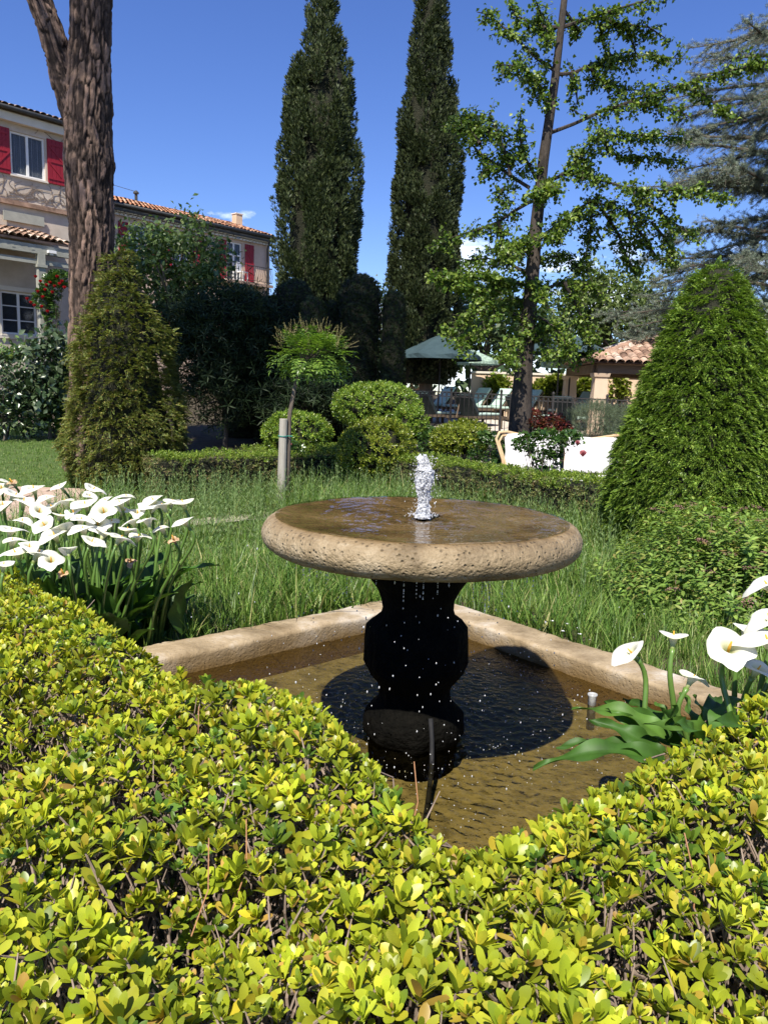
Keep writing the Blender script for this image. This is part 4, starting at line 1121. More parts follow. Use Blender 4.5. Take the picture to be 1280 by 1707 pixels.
fr2 = [(x + (.05 if x < (s0.x+s1.x)/2 else -.05), y + .03, z - .05) for x, y, z in fr]
part('back_frame', MB().tube(fr2, .018, 8), M_rat, sofa, smooth=True)
for f in np.linspace(.08, .92, 12):
    part('rattan_cane', MB().tube([(sx(f), SY + .14, zb - .1), (sx(f), SY + .2, ztop - .05)], .010, 6), M_rat, sofa)
part('back_cushion', cushion((sx(.27), SY + .05, (ztop + zb) / 2 + .02), W * .44, (ztop - zb) * .98, .17, -.2), M_cush, sofa, smooth=True)
part('back_cushion', cushion((sx(.735), SY + .05, (ztop + zb) / 2 + .01), W * .44, (ztop - zb) * .96, .17, -.2), M_cush, sofa, smooth=True)
o = part('seat_cushion', MB().box((sx(.5), SY - .28, zb - .06), (W * .86, .62, .13)), M_cush, sofa); bevel(o, .04, 3)
part('seat_frame', MB().box((sx(.5), SY - .25, zb - .16), (W * .9, .66, .06)), M_rat, sofa)
for fx in (.07, .93):
    for dy in (-.5, .12):
        part('leg', MB().tube([(sx(fx), SY + dy, gz(SY)), (sx(fx), SY + dy, zb - .15)], .022, 8), M_rat, sofa)

# ------------------------------------------------------------------ roses and low shrubs
M_rose = leafmat('rose_leaf', [(0, (.03, .075, .015)), (.6, (.055, .115, .022)), (1, (.10, .17, .035))], trans=.25, rough=.3, spec=.5)
M_roser = leafmat('red_rose_leaf', [(0, (.10, .02, .018)), (.6, (.16, .035, .025)), (1, (.10, .09, .03))], trans=.3, rough=.35)
M_pink = leafmat('pink_petal', [(0, (.60, .13, .17)), (.6, (.75, .28, .30)), (1, (.85, .55, .50))], trans=.3, rough=.6, tcol=(1, .8, .8))
M_wros = leafmat('white_petal', [(0, (.70, .66, .55)), (1, (.82, .80, .74))], trans=.3, rough=.6, tcol=(1, 1, .9))
M_redr = leafmat('red_petal', [(0, (.35, .006, .012)), (1, (.55, .02, .025))], trans=.25, rough=.5, tcol=(1, .6, .6))
def t_trip(ll):
    return join([place(t_leaf(ll, .62, 2, .12, .15), rotm('Z', a), (.02, 0, 0)) for a in (-1.1, 0, 1.1)] + [place(t_leaf(ll * .8, .62, 2, .12, .15), rotm('Z', a), (-.03, 0, 0)) for a in (-1.3, 1.3)])
TRI = [t_trip(.045), t_trip(.055), t_trip(.04)]
def rosebloom(c, s, mat, parent, label=None):
    out = []
    for i in range(26):
        f = i / 25; out.append(place(t_leaf(s * (.55 + .35 * f), 1.1, 3, .3, -.45 + .3 * f, .6, power=.5), rotm('Z', i * 2.4) @ rotm('Y', -R(88 - 34 * f)), (0, 0, -s * .3 * f)))
    V, F = join(out); return part('bloom', npmesh('bloom', V + np.array(c), F, True), mat, parent, label=label)
def bushy(name, label, cat, blobs, n, tpl, mat, base, up=.3, stems=30, sc=(.8, 1.2), fill=(.4, 1.0), twig=None, stemr=.008):
    """blobs: [(centre, radii)] -> loose leafy volume"""
    b0 = Vector(base); t = thing(name, label, cat, tuple(b0))
    ps = []; ns = []
    wts = np.array([r[0] * r[1] * r[2] for c, r in blobs]) ** .67; wts /= wts.sum()
    for (c, r), wv in zip(blobs, wts):
        k = int(n * wv); p, nn = ell_points(c, r, k, -.8); f = rng.uniform(*fill, (k, 1)) ** .6
        ps.append(np.array(c) + (p - np.array(c)) * f); ns.append(nn)
    p = np.concatenate(ps); nn = np.concatenate(ns)
    p += .06 * np.stack([waves(p, 6, 1), waves(p, 6, 2), waves(p, 6, 3)], 1) * np.mean([r[0] for c, r in blobs])
    d = nn * .7 + np.array([0, 0, up]) + rng.normal(0, .55, p.shape)
    spread('foliage', tpl, p, mat, 'bush%d' % len(tpl[0][0]), t, d=d, up=np.array([0, -.2, 1.]) + rng.normal(0, .5, p.shape), sc=rng.uniform(*sc, len(p)))
    mb = MB()
    for i in range(stems):
        q = Vector(p[rng.integers(0, len(p))]); m_ = b0.lerp(q, .55) + Vector((rng.normal(0, .05), rng.normal(0, .05), .08))
        mb.tube([b0 + Vector((rng.normal(0, .05), rng.normal(0, .05), 0)), m_, q], [stemr, stemr * .7, stemr * .3], 5, False)
    part('stems', mb, twig or M_bark, t)
    return t
c = P(905, 742, 10.0)
rb = bushy('rose_bush', 'dark green rose bush with two pink blooms in front of the sofa', 'rose bush', [((c.x, c.y, c.z), (.30, .25, .2)), ((c.x - .24, c.y, c.z - .0), (.15, .2, .12)), ((c.x + .34, c.y, c.z + .08), (.18, .2, .09)), ((c.x + .06, c.y, c.z - .26), (.16, .2, .18))], 560, TRI, M_rose, (c.x, c.y, .0), stems=26)
rosebloom(tuple(P(971, 758, 9.75)), .10, M_pink, rb, 'deep pink rose'); rosebloom(tuple(P(962, 739, 9.8)), .065, M_pink, rb)
for i, (px, py, lab, D) in enumerate([(885, 700, 'bronze red leaved rose beside the ginkgo trunk', 13.0), (922, 708, 'bronze red leaved rose just left of the grey lavender bush', 12.9)]):
    c = P(px, py, D); bushy('red_leaved_rose', lab, 'rose bush', [((c.x, c.y, c.z), (.26, .22, .16)), ((c.x + .15, c.y, c.z - .16), (.25, .2, .16))], 330, TRI, M_roser, (c.x, c.y, gz(D)), stems=14)
c = P(990, 712, 13.3)
M_lav = leafmat('lavender_leaf', [(0, (.09, .13, .07)), (.6, (.14, .18, .10)), (1, (.19, .22, .14))], trans=.2, rough=.6)
LAV = [t_stalk(.16, 14, .035, .14) for _ in range(3)]
LAV = [(v[:, [2, 1, 0]], f) for v, f in LAV]
bushy('lavender_bush', 'grey green rounded lavender bush behind the sofa', 'shrub', [((c.x, c.y, c.z), (.58, .45, .34)), ((c.x + .5, c.y, c.z + .02), (.4, .4, .3))], 2200, LAV, M_lav, (c.x, c.y, gz(13.3)), up=.8, fill=(.6, 1))
for i, (px, py, D, lab) in enumerate([(722, 738, 13.2, 'loose bush of white roses left of the mushroom shaped ball'), (815, 750, 12.2, 'loose bush of white roses between the mushroom ball and the sofa')]):
    c = P(px, py, D); t = bushy('white_rose_bush', lab, 'rose bush', [((c.x, c.y, c.z), (.34, .3, .26))], 420, TRI, M_rose, (c.x, c.y, gz(D)), stems=14)
    for j in range(7): rosebloom((c.x + random.gauss(0, .2), c.y - .2, c.z + random.gauss(.05, .14)), .06, M_wros, t)
c = P(484, 742, 11.4)
t = bushy('pink_rose', 'single small pink rose beside the wooden stake', 'rose bush', [((c.x + .05, c.y + .1, c.z - .15), (.15, .12, .2))], 120, TRI, M_rose, (c.x + .05, c.y + .1, 0), stems=8)
rosebloom(tuple(c), .055, M_pink, t)
c = P(95, 697, 17.5)
bushy('leafy_plant', 'bright green leafy plant at the foot of the ivy mound', 'shrub', [((c.x, c.y, c.z), (.38, .3, .32))], 420, [t_leaf(.14, .5, 3, .1, .2)], leafmat('bright_leaf', [(0, (.08, .18, .03)), (1, (.15, .27, .05))], trans=.35), (c.x, c.y, gz(17.5)))

# ------------------------------------------------------------------ pine trunk
def barkmat():
    m = bpy.data.materials.new('pine_bark'); m.use_nodes = True; N = m.node_tree.nodes; L = m.node_tree.links; pr = N['Principled BSDF']
    at = N.new('ShaderNodeAttribute'); at.attribute_name = 'plate'
    rp = N.new('ShaderNodeValToRGB'); e = rp.color_ramp.elements
    e[0].position = 0; e[0].color = (.014, .010, .008, 1); e[1].position = 1; e[1].color = (.40, .32, .27, 1)
    x = e.new(.25); x.color = (.06, .042, .033, 1); x = e.new(.5); x.color = (.17, .115, .085, 1); x = e.new(.75); x.color = (.28, .185, .14, 1)
    n = N.new('ShaderNodeTexNoise'); n.inputs['Scale'].default_value = 9; n.inputs['Detail'].default_value = 8; n.inputs['Roughness'].default_value = .7
    tcn = N.new('ShaderNodeTexCoord'); L.new(tcn.outputs['Object'], n.inputs['Vector'])
    a = N.new('ShaderNodeMath'); a.operation = 'MULTIPLY_ADD'; a.inputs[1].default_value = .5; a.inputs[2].default_value = -.25
    L.new(n.outputs[0], a.inputs[0]); b = N.new('ShaderNodeMath'); b.operation = 'ADD'; L.new(a.outputs[0], b.inputs[0]); L.new(at.outputs['Fac'], b.inputs[1])
    L.new(b.outputs[0], rp.inputs[0]); L.new(rp.outputs[0], pr.inputs['Base Color']); pr.inputs['Roughness'].default_value = .9; pr.inputs['Specular IOR Level'].default_value = .2
    n2 = N.new('ShaderNodeTexNoise'); n2.inputs['Scale'].default_value = 30; n2.inputs['Detail'].default_value = 6
    mp_ = N.new('ShaderNodeMapping'); mp_.inputs['Scale'].default_value = (1, 1, .35); L.new(tcn.outputs['Object'], mp_.inputs[0]); L.new(mp_.outputs[0], n2.inputs['Vector'])
    bu = N.new('ShaderNodeBump'); bu.inputs['Strength'].default_value = .7; bu.inputs['Distance'].default_value = .03; L.new(n2.outputs[0], bu.inputs['Height']); L.new(bu.outputs[0], pr.inputs['Normal'])
    return m
M_pbark = barkmat()
def bark_tube(ctrl, nth, nz, seed, knobs=()):
    zc = np.array([c[0].z for c in ctrl]); ts = np.linspace(0, 1, nz); tt = np.linspace(0, 1, len(ctrl))
    def cr(vals, t):
        k = min(int(t * (len(vals) - 1)), len(vals) - 2); f = t * (len(vals) - 1) - k
        p0, p1, p2, p3 = vals[max(k-1,0)], vals[k], vals[k+1], vals[min(k+2, len(vals)-1)]
        return .5 * ((2*p1) + (p2-p0)*f + (2*p0-5*p1+4*p2-p3)*f*f + (3*p1-p0-3*p2+p3)*f**3)
    V = []; Pl = []
    C_ = [c[0] for c in ctrl]; Rr = [c[1] for c in ctrl]
    for t in ts:
        c = cr(C_, t); r = cr(Rr, t)
        for k in range(nth):
            a = 2 * math.pi * k / nth; d = Vector((math.cos(a), math.sin(a), 0))
            q = Vector((d.x * r * 10, d.y * r * 10, c.z * 1.9)) + Vector((seed, 0, 0))
            q += noise.noise_vector(q * .7) * .55 + noise.noise_vector(q * 2.3) * .22 + noise.noise_vector(q * 6) * .07
            dist, pts = noise.voronoi(q)
            e = dist[1] - dist[0]; h = min(1, e / .20); h = h * h * (3 - 2 * h)
            d2, p2 = noise.voronoi(q * 2.6 + Vector((7, 3, 1))); h *= .84 + .16 * min(1, (d2[1] - d2[0]) / .15)
            pid = noise.cell(pts[0] * 7.31)
            rad = r * (1 + .06 * noise.noise(Vector((d.x, d.y, c.z * .8)) * 1.4)) + (h - .7) * .034 + .016 * h * pid + .010 * noise.noise(q * 3.1) + .012 * h * noise.cell(p2[0] * 3.7)
            for kc, kr, kh in knobs:
                rad += kh * math.exp(-((c + d * r - kc).length / kr) ** 2)
            V.append(c + d * rad); Pl.append(min(1, max(0, .05 + h * (.42 + .22 * pid + .16 * noise.cell(p2[0] * 5.3)))))
    F = [(i*nth+k, i*nth+(k+1)%nth, (i+1)*nth+(k+1)%nth, (i+1)*nth+k) for i in range(nz-1) for k in range(nth)]
    me = npmesh('bark', V, F, True)
    at = me.attributes.new('plate', 'FLOAT', 'POINT'); at.data.foreach_set('value', np.array(Pl, np.float32))
    return me
PD = 13.5
def pc(px, py, hw): p = P(px, py, PD); return (p, hw / FPX * PD * 1.0 - .075)
base = P(152, 690, PD); base.z = gz(PD) - .1
pine = thing('pine_tree', 'tall forked pine with thick plated bark in front of the house', 'tree', (base.x, base.y, gz(PD)))
pv = [(base, .48), pc(151, 640, 40), pc(152, 560, 39), pc(153, 480, 40), pc(153, 400, 41), pc(150, 320, 43), pc(148, 250, 43), pc(148, 180, 42), pc(150, 110, 38), pc(152, 30, 37), pc(153, -60, 36), pc(150, -200, 33), pc(140, -380, 25)]
kn = [(P(190, 275, PD - .1), .22, .07), (P(150, 255, PD - .45), .16, .04), (P(130, 145, PD - .4), .2, .03)]
part('trunk', bark_tube(pv, 150, 340, 3.3, kn), M_pbark, pine)
lv = [(P(142, 250, PD + .02), .26), (P(126, 175, PD), .28), pc(103, 110, 27), pc(85, 50, 25.5), pc(66, 0, 25), pc(40, -70, 24), pc(-20, -220, 21), pc(-90, -380, 16)]
part('limb', bark_tube(lv, 100, 200, 9.1), M_pbark, pine)
M_pneed = leafmat('pine_needles', [(0, (.03, .07, .02)), (1, (.07, .12, .03))], trans=.1, rough=.5)
# the wide crown stands above the frame and shades the middle of the garden
cl_c = []
rr = random.Random(12)
for i in range(26):
    a = rr.uniform(0, 6.283); r_ = 2.1 * math.sqrt(rr.random()); cl_c.append(Vector((-6.6 + r_ * math.cos(a), 8.9 + r_ * math.sin(a), 13.5 + rr.gauss(0, .4))))
for i in range(76):
    a = rr.uniform(0, 6.283); r_ = 3.2 * math.sqrt(rr.random()); cl_c.append(Vector((-3.3 + r_ * math.cos(a), 9.7 + r_ * math.sin(a), 13.6 + 1.6 * (1 - (r_ / 4.6) ** 2) + rr.gauss(0, .35))))
NEED = [t_diamond(.26, .08, .02)]
ps = np.concatenate([np.array(c) + rng.normal(0, 1, (230, 3)) * np.array([.55, .55, .24]) for c in cl_c]); n_ = len(ps)
part('crown', npmesh('crown', *scatter(NEED, ps, rnd_dirs(n_), rnd_dirs(n_), rng.uniform(.9, 1.5, n_))), M_pneed, pine, kind='stuff')
mb = MB(); t0, t1 = pv[-1][0], lv[-1][0]
for i, c in enumerate(cl_c):
    s = t0 if (c - t0).length < (c - t1).length else t1
    mb.tube([s, s.lerp(c, .5) + Vector((0, 0, -.3)), c], [.13, .08, .03], 6, False)
part('branches', mb, M_bark, pine)

# ------------------------------------------------------------------ cypresses
M_cyp = leafmat('cypress_spray', [(0, (.024, .037, .014)), (.5, (.045, .063, .022)), (.85, (.072, .093, .032)), (1, (.095, .112, .042))], trans=.12, rough=.55, spec=.25)
CYS = [join([place(t_diamond(.115, .27, .03), rotm('Y', -.3 * k) @ rotm('Z', (k - .5) * .5), (0, 0, 0)) for k in range(2)]) for _ in range(3)]
def cypress(label, D, edges, top_px, n_pl, per, seed, mat=M_cyp, plume=(.35, .75), rag=.18):
    """edges: [(y_px, x_left, x_right)] outline at depth D"""
    prof = []; axis = []
    for (py, xl, xr) in edges:
        a, b = P(xl, py, D), P(xr, py, D); prof.append(((a.z + b.z) / 2, (b.x - a.x) / 2)); axis.append(((a.z + b.z) / 2, (a.x + b.x) / 2))
    prof.sort(); axis.sort()
    az, ax = zip(*axis)
    z0 = gz(D); x0 = ax[0]
    t = thing('cypress_tree', label, 'tree', (x0, D, z0))
    shrink = .10 + rag * .55
    prof = [(z, max(.03, r - min(shrink, r * .5))) for z, r in prof]
    p, nn = rev_points([(z, r) for z, r in prof], n_pl, (0, D, 0))
    lump = waves(p * np.array([1, 1, .45]), 2.6, seed) * .5 + waves(p * np.array([1, 1, .5]), 6, seed + 1) * .35
    rloc = np.interp(p[:, 2], [z for z, r in prof], [r for z, r in prof])
    p += nn * (np.minimum(rag, rloc * .3) * lump)[:, None]
    p[:, 0] += np.interp(p[:, 2], az, ax)
    L = rng.uniform(*plume, n_pl)
    ax_d = unit(nn * rng.uniform(.05, .35, (n_pl, 1)) + np.array([0, 0, 1.0]) + rng.normal(0, .08, p.shape))
    f = rng.random((n_pl, per)); 
    q = p[:, None, :] + ax_d[:, None, :] * (L[:, None] * (f - .45))[..., None]
    rad = .12 * np.sin(np.pi * np.clip(f * .85 + .1, 0, 1)) ** .7
    off = rnd_dirs(n_pl * per).reshape(n_pl, per, 3); q = q + off * rad[..., None]
    d = ax_d[:, None, :] * 1.0 + off * .55 + rng.normal(0, .2, off.shape)
    q = q.reshape(-1, 3); d = d.reshape(-1, 3)
    part('crown', npmesh('crown', *scatter(CYS, q, d, rnd_dirs(len(q)), rng.uniform(.75, 1.25, len(q)))), mat, t, kind='stuff')
    core = rev_core([(z, max(.02, r * .78)) for z, r in prof], (0, D, 0), 1, 24, seed, .1)
    core.v = [(v[0] + np.interp(v[2], az, ax), v[1], v[2]) for v in core.v]
    part('dark_core', core, M_dark_core, t, smooth=True)
    part('trunk', MB().tube([(x0, D, z0 - .1), (x0, D, z0 + 4)], [.24, .15], 10), M_bark, t)
    return t
cypress('broad dark cypress with ragged tips, the left one of two', 22.0, [(-95, 536, 541), (-50, 525, 556), (0, 512, 567), (60, 503, 574), (130, 476, 594), (220, 463, 603), (300, 458, 607), (400, 458, 608), (480, 462, 606), (560, 470, 598), (640, 478, 588)], 0, 720, 80, 5, rag=.34, plume=(.45, .9))
cypress('taller slimmer cypress right of the broad one behind the ginkgo', 24.0, [(-290, 716, 722), (-180, 702, 742), (-60, 692, 752), (0, 687, 754), (100, 678, 758), (200, 662, 762), (300, 653, 768), (400, 648, 770), (480, 644, 772), (560, 650, 770), (640, 658, 762)], 0, 900, 64, 9, rag=.16, plume=(.3, .6))

# clipped cypress columns, the dark sculpted group in the pine's shade
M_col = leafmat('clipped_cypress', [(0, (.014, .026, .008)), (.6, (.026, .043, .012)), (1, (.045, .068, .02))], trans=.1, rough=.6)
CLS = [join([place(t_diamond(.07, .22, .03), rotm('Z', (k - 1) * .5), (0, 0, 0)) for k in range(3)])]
def column(label, xl, xr, ytop, D, n, seed, tilt=0):
    a, b = P(xl, 600, D), P(xr, 600, D); r = (b.x - a.x) / 2; x = (a.x + b.x) / 2; zt = P((xl + xr) / 2, ytop, D).z; z0 = gz(D); H = zt - z0
    prof = [(0, r * .92), (H * .25, r), (H * .6, r * 1.02), (H - r * .9, r * .98), (H - r * .5, r * .85), (H - r * .22, r * .62), (H - r * .06, r * .34), (H, .01)]
    t = thing('clipped_cypress', label, 'topiary', (x, D, z0), group='clipped cypress columns')
    p, nn = rev_points(prof, n, (x, D, z0)); p += nn * (.03 * waves(p, 5, seed) - np.abs(rng.normal(0, .02, n)))[:, None]
    d = nn * .5 + np.array([0, 0, .9]) + rng.normal(0, .3, p.shape)
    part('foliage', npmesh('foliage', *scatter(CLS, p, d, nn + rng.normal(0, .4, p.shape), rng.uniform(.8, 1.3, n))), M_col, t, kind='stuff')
    part('dark_core', rev_core(prof, (x, D, z0), .95, 20, seed, .02), M_dark_core, t, smooth=True)
    part('trunk', MB().tube([(x, D, z0 - .05), (x, D, z0 + 1)], [.1, .08], 8), M_bark, t)
column('clipped dark column with rounded top, widest and tallest of the group', 562, 631, 458, 17.5, 5200, 1)
column('slim clipped dark column at the right end of the clipped group', 634, 674, 485, 17.2, 3000, 2)
column('clipped dark column directly above the little standard tree', 500, 540, 497, 16.6, 2600, 3)
column('clipped dark column behind, just left of the broad column', 536, 568, 500, 18.2, 2200, 4)
column('broad clipped dark column at the left foot of the ragged cypress', 455, 520, 467, 18.3, 4200, 5)
column('clipped dark column below the balcony', 372, 440, 476, 19.0, 4000, 6)
column('low clipped dark column between the balcony and the ragged cypress', 425, 466, 497, 18.0, 2600, 7)

# ------------------------------------------------------------------ ginkgo
M_gink = leafmat('ginkgo_leaf', [(0, (.06, .115, .016)), (.35, (.10, .175, .024)), (.7, (.175, .255, .038)), (1, (.26, .33, .06))], trans=.32, rough=.4, spec=.3, tcol=(.9, 1.05, .3))
GL = [t_leaf(.062, 1.0, 2, .1 + .05 * i, .2, .78) for i in range(3)]
GD = 13.0
gb = P(868, 700, GD); gb.z = gz(GD) - .05
gk = thing('ginkgo_tree', 'leaning young ginkgo with long drooping leafy boughs by the pool fence', 'tree', (gb.x, gb.y, gz(GD)))
TR = [(866, 735), (867, 700), (872, 620), (885, 480), (893, 380), (905, 270), (925, 130), (940, 0), (950, -90), (955, -170)]
tr = [P(x, y, GD) for x, y in TR]; tr[0].z = gz(GD) - .05
M_gbark = surfmat('ginkgo_bark', [(.03, .024, .019), (.075, .06, .048)], 14, .9, .8, 30, stretch=(1, 1, .25), bdist=.03)
part('trunk', MB().tube(tr, [.22, .19, .15, .115, .10, .085, .065, .05, .035, .02], 14), M_gbark, gk, smooth=True)
BR = [  # (pixel path, depth drift at the tip, leaf density, twig length)
 ([(918,221),(955,207),(1004,185),(1085,158),(1134,142),(1187,126),(1240,112),(1300,100)], -.6, 1.0, .26),
 ([(1050,170),(1090,175),(1130,185),(1150,195)], -.5, 1, .22), ([(1134,142),(1175,160),(1200,180),(1215,192)], -.6, .9, .16),
 ([(925,118),(894,97),(857,61),(813,24),(795,20)], .4, 1.0, .24), ([(905,150),(885,130),(870,110),(830,108)], -.8, 1.3, .26), ([(895,135),(905,160),(912,172)], -.3, 1.0, .2),
 ([(929,124),(955,122),(990,105),(1040,95),(1090,92),(1132,98)], .5, 1.2, .28), ([(950,122),(960,150),(962,175)], .2, 1, .2), ([(980,110),(1000,135),(1035,150),(1080,150)], .6, 1.2, .24),
 ([(939,45),(987,28),(1012,20),(1085,-2),(1130,-15)], -.5, 1, .22), ([(990,28),(1030,40),(1080,45),(1115,68)], -.2, 1.1, .2), ([(1000,40),(1005,75),(1020,95)], 0, 1, .16), ([(1045,45),(1055,75),(1060,90)], .2, 1, .16),
 ([(935,45),(898,45),(858,25),(850,0)], .5, .9, .2), ([(898,45),(900,20),(890,-5)], -.5, 1, .2), ([(942,20),(965,50),(960,70)], .4, 1, .2), ([(905,40),(915,60),(910,72)], -.5, 1, .15),
 ([(882,313),(850,293),(829,276),(800,255),(775,230),(765,190)], .6, 1.1, .28), ([(850,293),(845,260),(830,225),(815,190)], .2, 1.3, .3), ([(895,300),(870,255),(865,215),(868,185)], -.5, 1.2, .25), ([(829,276),(805,285),(800,298)], .5, .9, .2),
 ([(800,240),(780,210),(755,200)], 1.2, 1.2, .3), ([(830,230),(800,215),(790,195)], .8, 1.4, .3),
 ([(885,335),(860,350),(830,370),(790,385),(755,395),(735,410)], .8, 1.2, .3), ([(830,370),(835,400),(840,430)], .3, 1.2, .26), ([(845,345),(830,330),(840,310)], .2, 1.1, .24),
 ([(900,309),(930,295),(955,280),(972,292),(1045,313),(1100,318),(1165,315),(1205,330)], -.7, 1.3, .26), ([(955,280),(965,255),(985,235),(1010,215)], -.6, 1.4, .26), ([(1000,225),(1015,250),(1035,265),(1080,262),(1140,268)], .3, 1.2, .22),
 ([(1045,313),(1080,340),(1120,370),(1160,395)], -.5, 1.2, .24), ([(985,235),(1030,225),(1080,225),(1140,230)], -.2, 1.1, .2), ([(965,255),(975,275),(970,300)], -.5, 1.3, .24),
 ([(895,318),(925,310),(880,325)], -1.2, 1.4, .22), ([(893,395),(870,405),(850,412),(845,425)], -1.2, 1.4, .24),
 ([(893,400),(925,378),(960,350),(985,335),(1040,350),(1085,370)], -.3, 1.3, .3), ([(985,335),(985,380),(975,430),(980,470)], .3, 1.5, .28), ([(1000,345),(1030,390),(1045,430),(1060,455)], .2, 1.3, .26), ([(960,350),(930,390),(895,400)], -1.0, 1.4, .22),
 ([(1040,350),(1075,400),(1095,430),(1130,440)], .4, 1.1, .24), ([(1085,370),(1110,400),(1115,420)], -.3, 1.2, .22),
 ([(886,460),(850,440),(810,430),(770,440)], .9, 1.2, .3), ([(884,478),(850,468),(800,458),(755,462),(715,460)], -1.3, 1.6, .2), ([(850,475),(800,482),(760,478)], -1.2, 1.5, .2), ([(886,470),(900,480),(905,500)], -.9, 1.3, .2),
 ([(884,490),(940,470),(985,475),(1010,495)], .4, 1.2, .28), ([(940,470),(960,510),(980,560),(985,595)], .3, 1.5, .26), ([(880,530),(840,520),(800,540),(775,570),(765,585)], -1.0, 1.5, .28), ([(880,520),(910,535),(940,560),(945,595)], -.8, 1.5, .28),
 ([(882,540),(860,560),(850,590),(845,610)], -1.2, 1.4, .26), ([(885,500),(850,500),(820,500),(790,505)], .6, 1.5, .3), ([(882,545),(920,550),(955,575),(965,600)], .6, 1.4, .26), ([(880,550),(905,570),(915,600)], -.6, 1.3, .24),
 ([(886,440),(915,430),(940,425),(960,440)], .7, 1.2, .26), ([(890,420),(860,420),(830,425)], .8, 1.2, .28), ([(885,510),(830,510),(790,525),(760,545),(740,550)], .4, 1.4, .28)]
LP = []; LDv = []; rr = random.Random(77); mbb = MB()
for path, drift, dens, tw in BR:
    n_ = len(path); pts = [P(x, y, GD + drift * (i / (n_ - 1)) ** 1.0 + (0 if i == 0 and drift > -.9 else (drift * .5 if i == 0 and False else 0))) for i, (x, y) in enumerate(path)]
    mbb.tube(pts, list(np.linspace(.030, .006, n_)), 6, False)
    seg = [(pts[i+1] - pts[i]).length for i in range(n_ - 1)]; Lt = sum(seg)
    for j in range(int(Lt * 30 * dens)):
        s = (.12 + .88 * rr.random()) * Lt; i = 0
        while i < n_ - 2 and s > seg[i]: s -= seg[i]; i += 1
        b = pts[i].lerp(pts[i+1], min(1, s / seg[i]))
        dr = Vector((rr.gauss(0, 1), rr.gauss(0, 1), rr.gauss(-.25, .75))).normalized() * tw * rr.uniform(.25, 1.25)
        e = b + dr
        if dr.length > .12: mbb.tube([b, e], [.006, .003], 4, False)
        for k in range(rr.randint(9, 17)):
            q = b.lerp(e, rr.uniform(.2, 1)) + Vector((rr.gauss(0, .035), rr.gauss(0, .035), rr.gauss(0, .03)))
            LP.append(q[:]); LDv.append((rr.gauss(0, 1), rr.gauss(0, 1), rr.gauss(-.55, .6)))
LP = np.array(LP); LDv = np.array(LDv); n_ = len(LP)
print('ginkgo leaves', n_)
part('crown', npmesh('crown', *scatter(GL, LP, LDv, rng.normal(0, .6, (n_, 3)) + np.array([0, -.3, .9]), rng.uniform(.7, 1.2, n_)), True), M_gink, gk, kind='stuff')
part('branches', mbb, M_gbark, gk)

# ------------------------------------------------------------------ blue cedar on the right
M_ced = leafmat('cedar_needles', [(0, (.095, .13, .09)), (.5, (.165, .205, .145)), (1, (.25, .28, .21))], trans=.1, rough=.55)
TUF = [join([place(t_diamond(.075, .13, .02), rotm('Z', k * 1.05 + .3) @ rotm('Y', -.7), (0, 0, 0)) for k in range(6)])]
CDp = 24.0
cb = P(1365, 600, CDp)
cd = thing('cedar_tree', 'blue grey cedar with layered drooping branches at the right edge', 'tree', (cb.x, CDp, gz(CDp)))
top = P(1345, -160, CDp)
part('trunk', MB().tube([(cb.x, CDp, gz(CDp) - .1), (cb.x, CDp, 5), (cb.x - .05, CDp, 9), tuple(top)], [.42, .34, .22, .05], 12), M_bark, cd, smooth=True)
mbb = MB(); TP = []; TD = []; rr = random.Random(9)
def cbranch(p0, az, L, rise):
    d = Vector((math.cos(az), math.sin(az), 0)); side = Vector((-d.y, d.x, 0)); pts = []
    for i in range(9):
        t = i / 8; pts.append(p0 + d * (L * t) + Vector((0, 0, rise * L * (t - 1.05 * t * t))) + side * (.12 * L * math.sin(t * 3 + az)))
    mbb.tube(pts, list(np.linspace(.07, .012, 9)), 5, False)
    for j in range(int(L * 12)):
        t = rr.uniform(.16, 1.0); k = min(7, int(t * 8)); b = pts[k].lerp(pts[k+1], t * 8 - k)
        sg = rr.choice((-1, 1)); l2 = rr.uniform(.3, 1.0) * (1.15 - .6 * t)
        dd = (d * rr.uniform(.4, 1.1) + side * sg * rr.uniform(.3, 1.0) + Vector((0, 0, rr.gauss(-.05, .42)))).normalized()
        e = b + dd * l2 + Vector((0, 0, -.16 * l2)); m = b.lerp(e, .5) + Vector((0, 0, .05 * l2))
        mbb.tube([b, m, e], [.012, .008, .003], 3, False)
        for i in range(int(l2 * 30) + 3):
            f = rr.random(); q = (b.lerp(m, f * 2) if f < .5 else m.lerp(e, f * 2 - 1))
            TP.append((q.x + rr.gauss(0, .03), q.y + rr.gauss(0, .03), q.z + rr.gauss(.01, .022))); TD.append((dd.x + rr.gauss(0, .5), dd.y + rr.gauss(0, .5), rr.gauss(.2, .45)))
for i in range(84):
    py = rr.uniform(30, 590); p0 = P(1360 - (600 - py) * .022, py, CDp)
    f = (py + 100) / 700; az = math.pi + rr.gauss(0, .95) if i < 50 else rr.uniform(0, 6.283)
    L = (2.0 + 4.4 * f ** .8) * rr.uniform(.75, 1.08)
    cbranch(p0, az, L, rr.uniform(.05, .38))
TP = np.array(TP); TD = np.array(TD); print('cedar tufts', len(TP))
spread('crown', TUF, TP, M_ced, 'cedar', cd, d=rnd_dirs(len(TP)) * .4 + TD * .3, up=rnd_dirs(len(TP)), sc=rng.uniform(.8, 1.35, len(TP)))
part('branches', mbb, M_bark, cd)

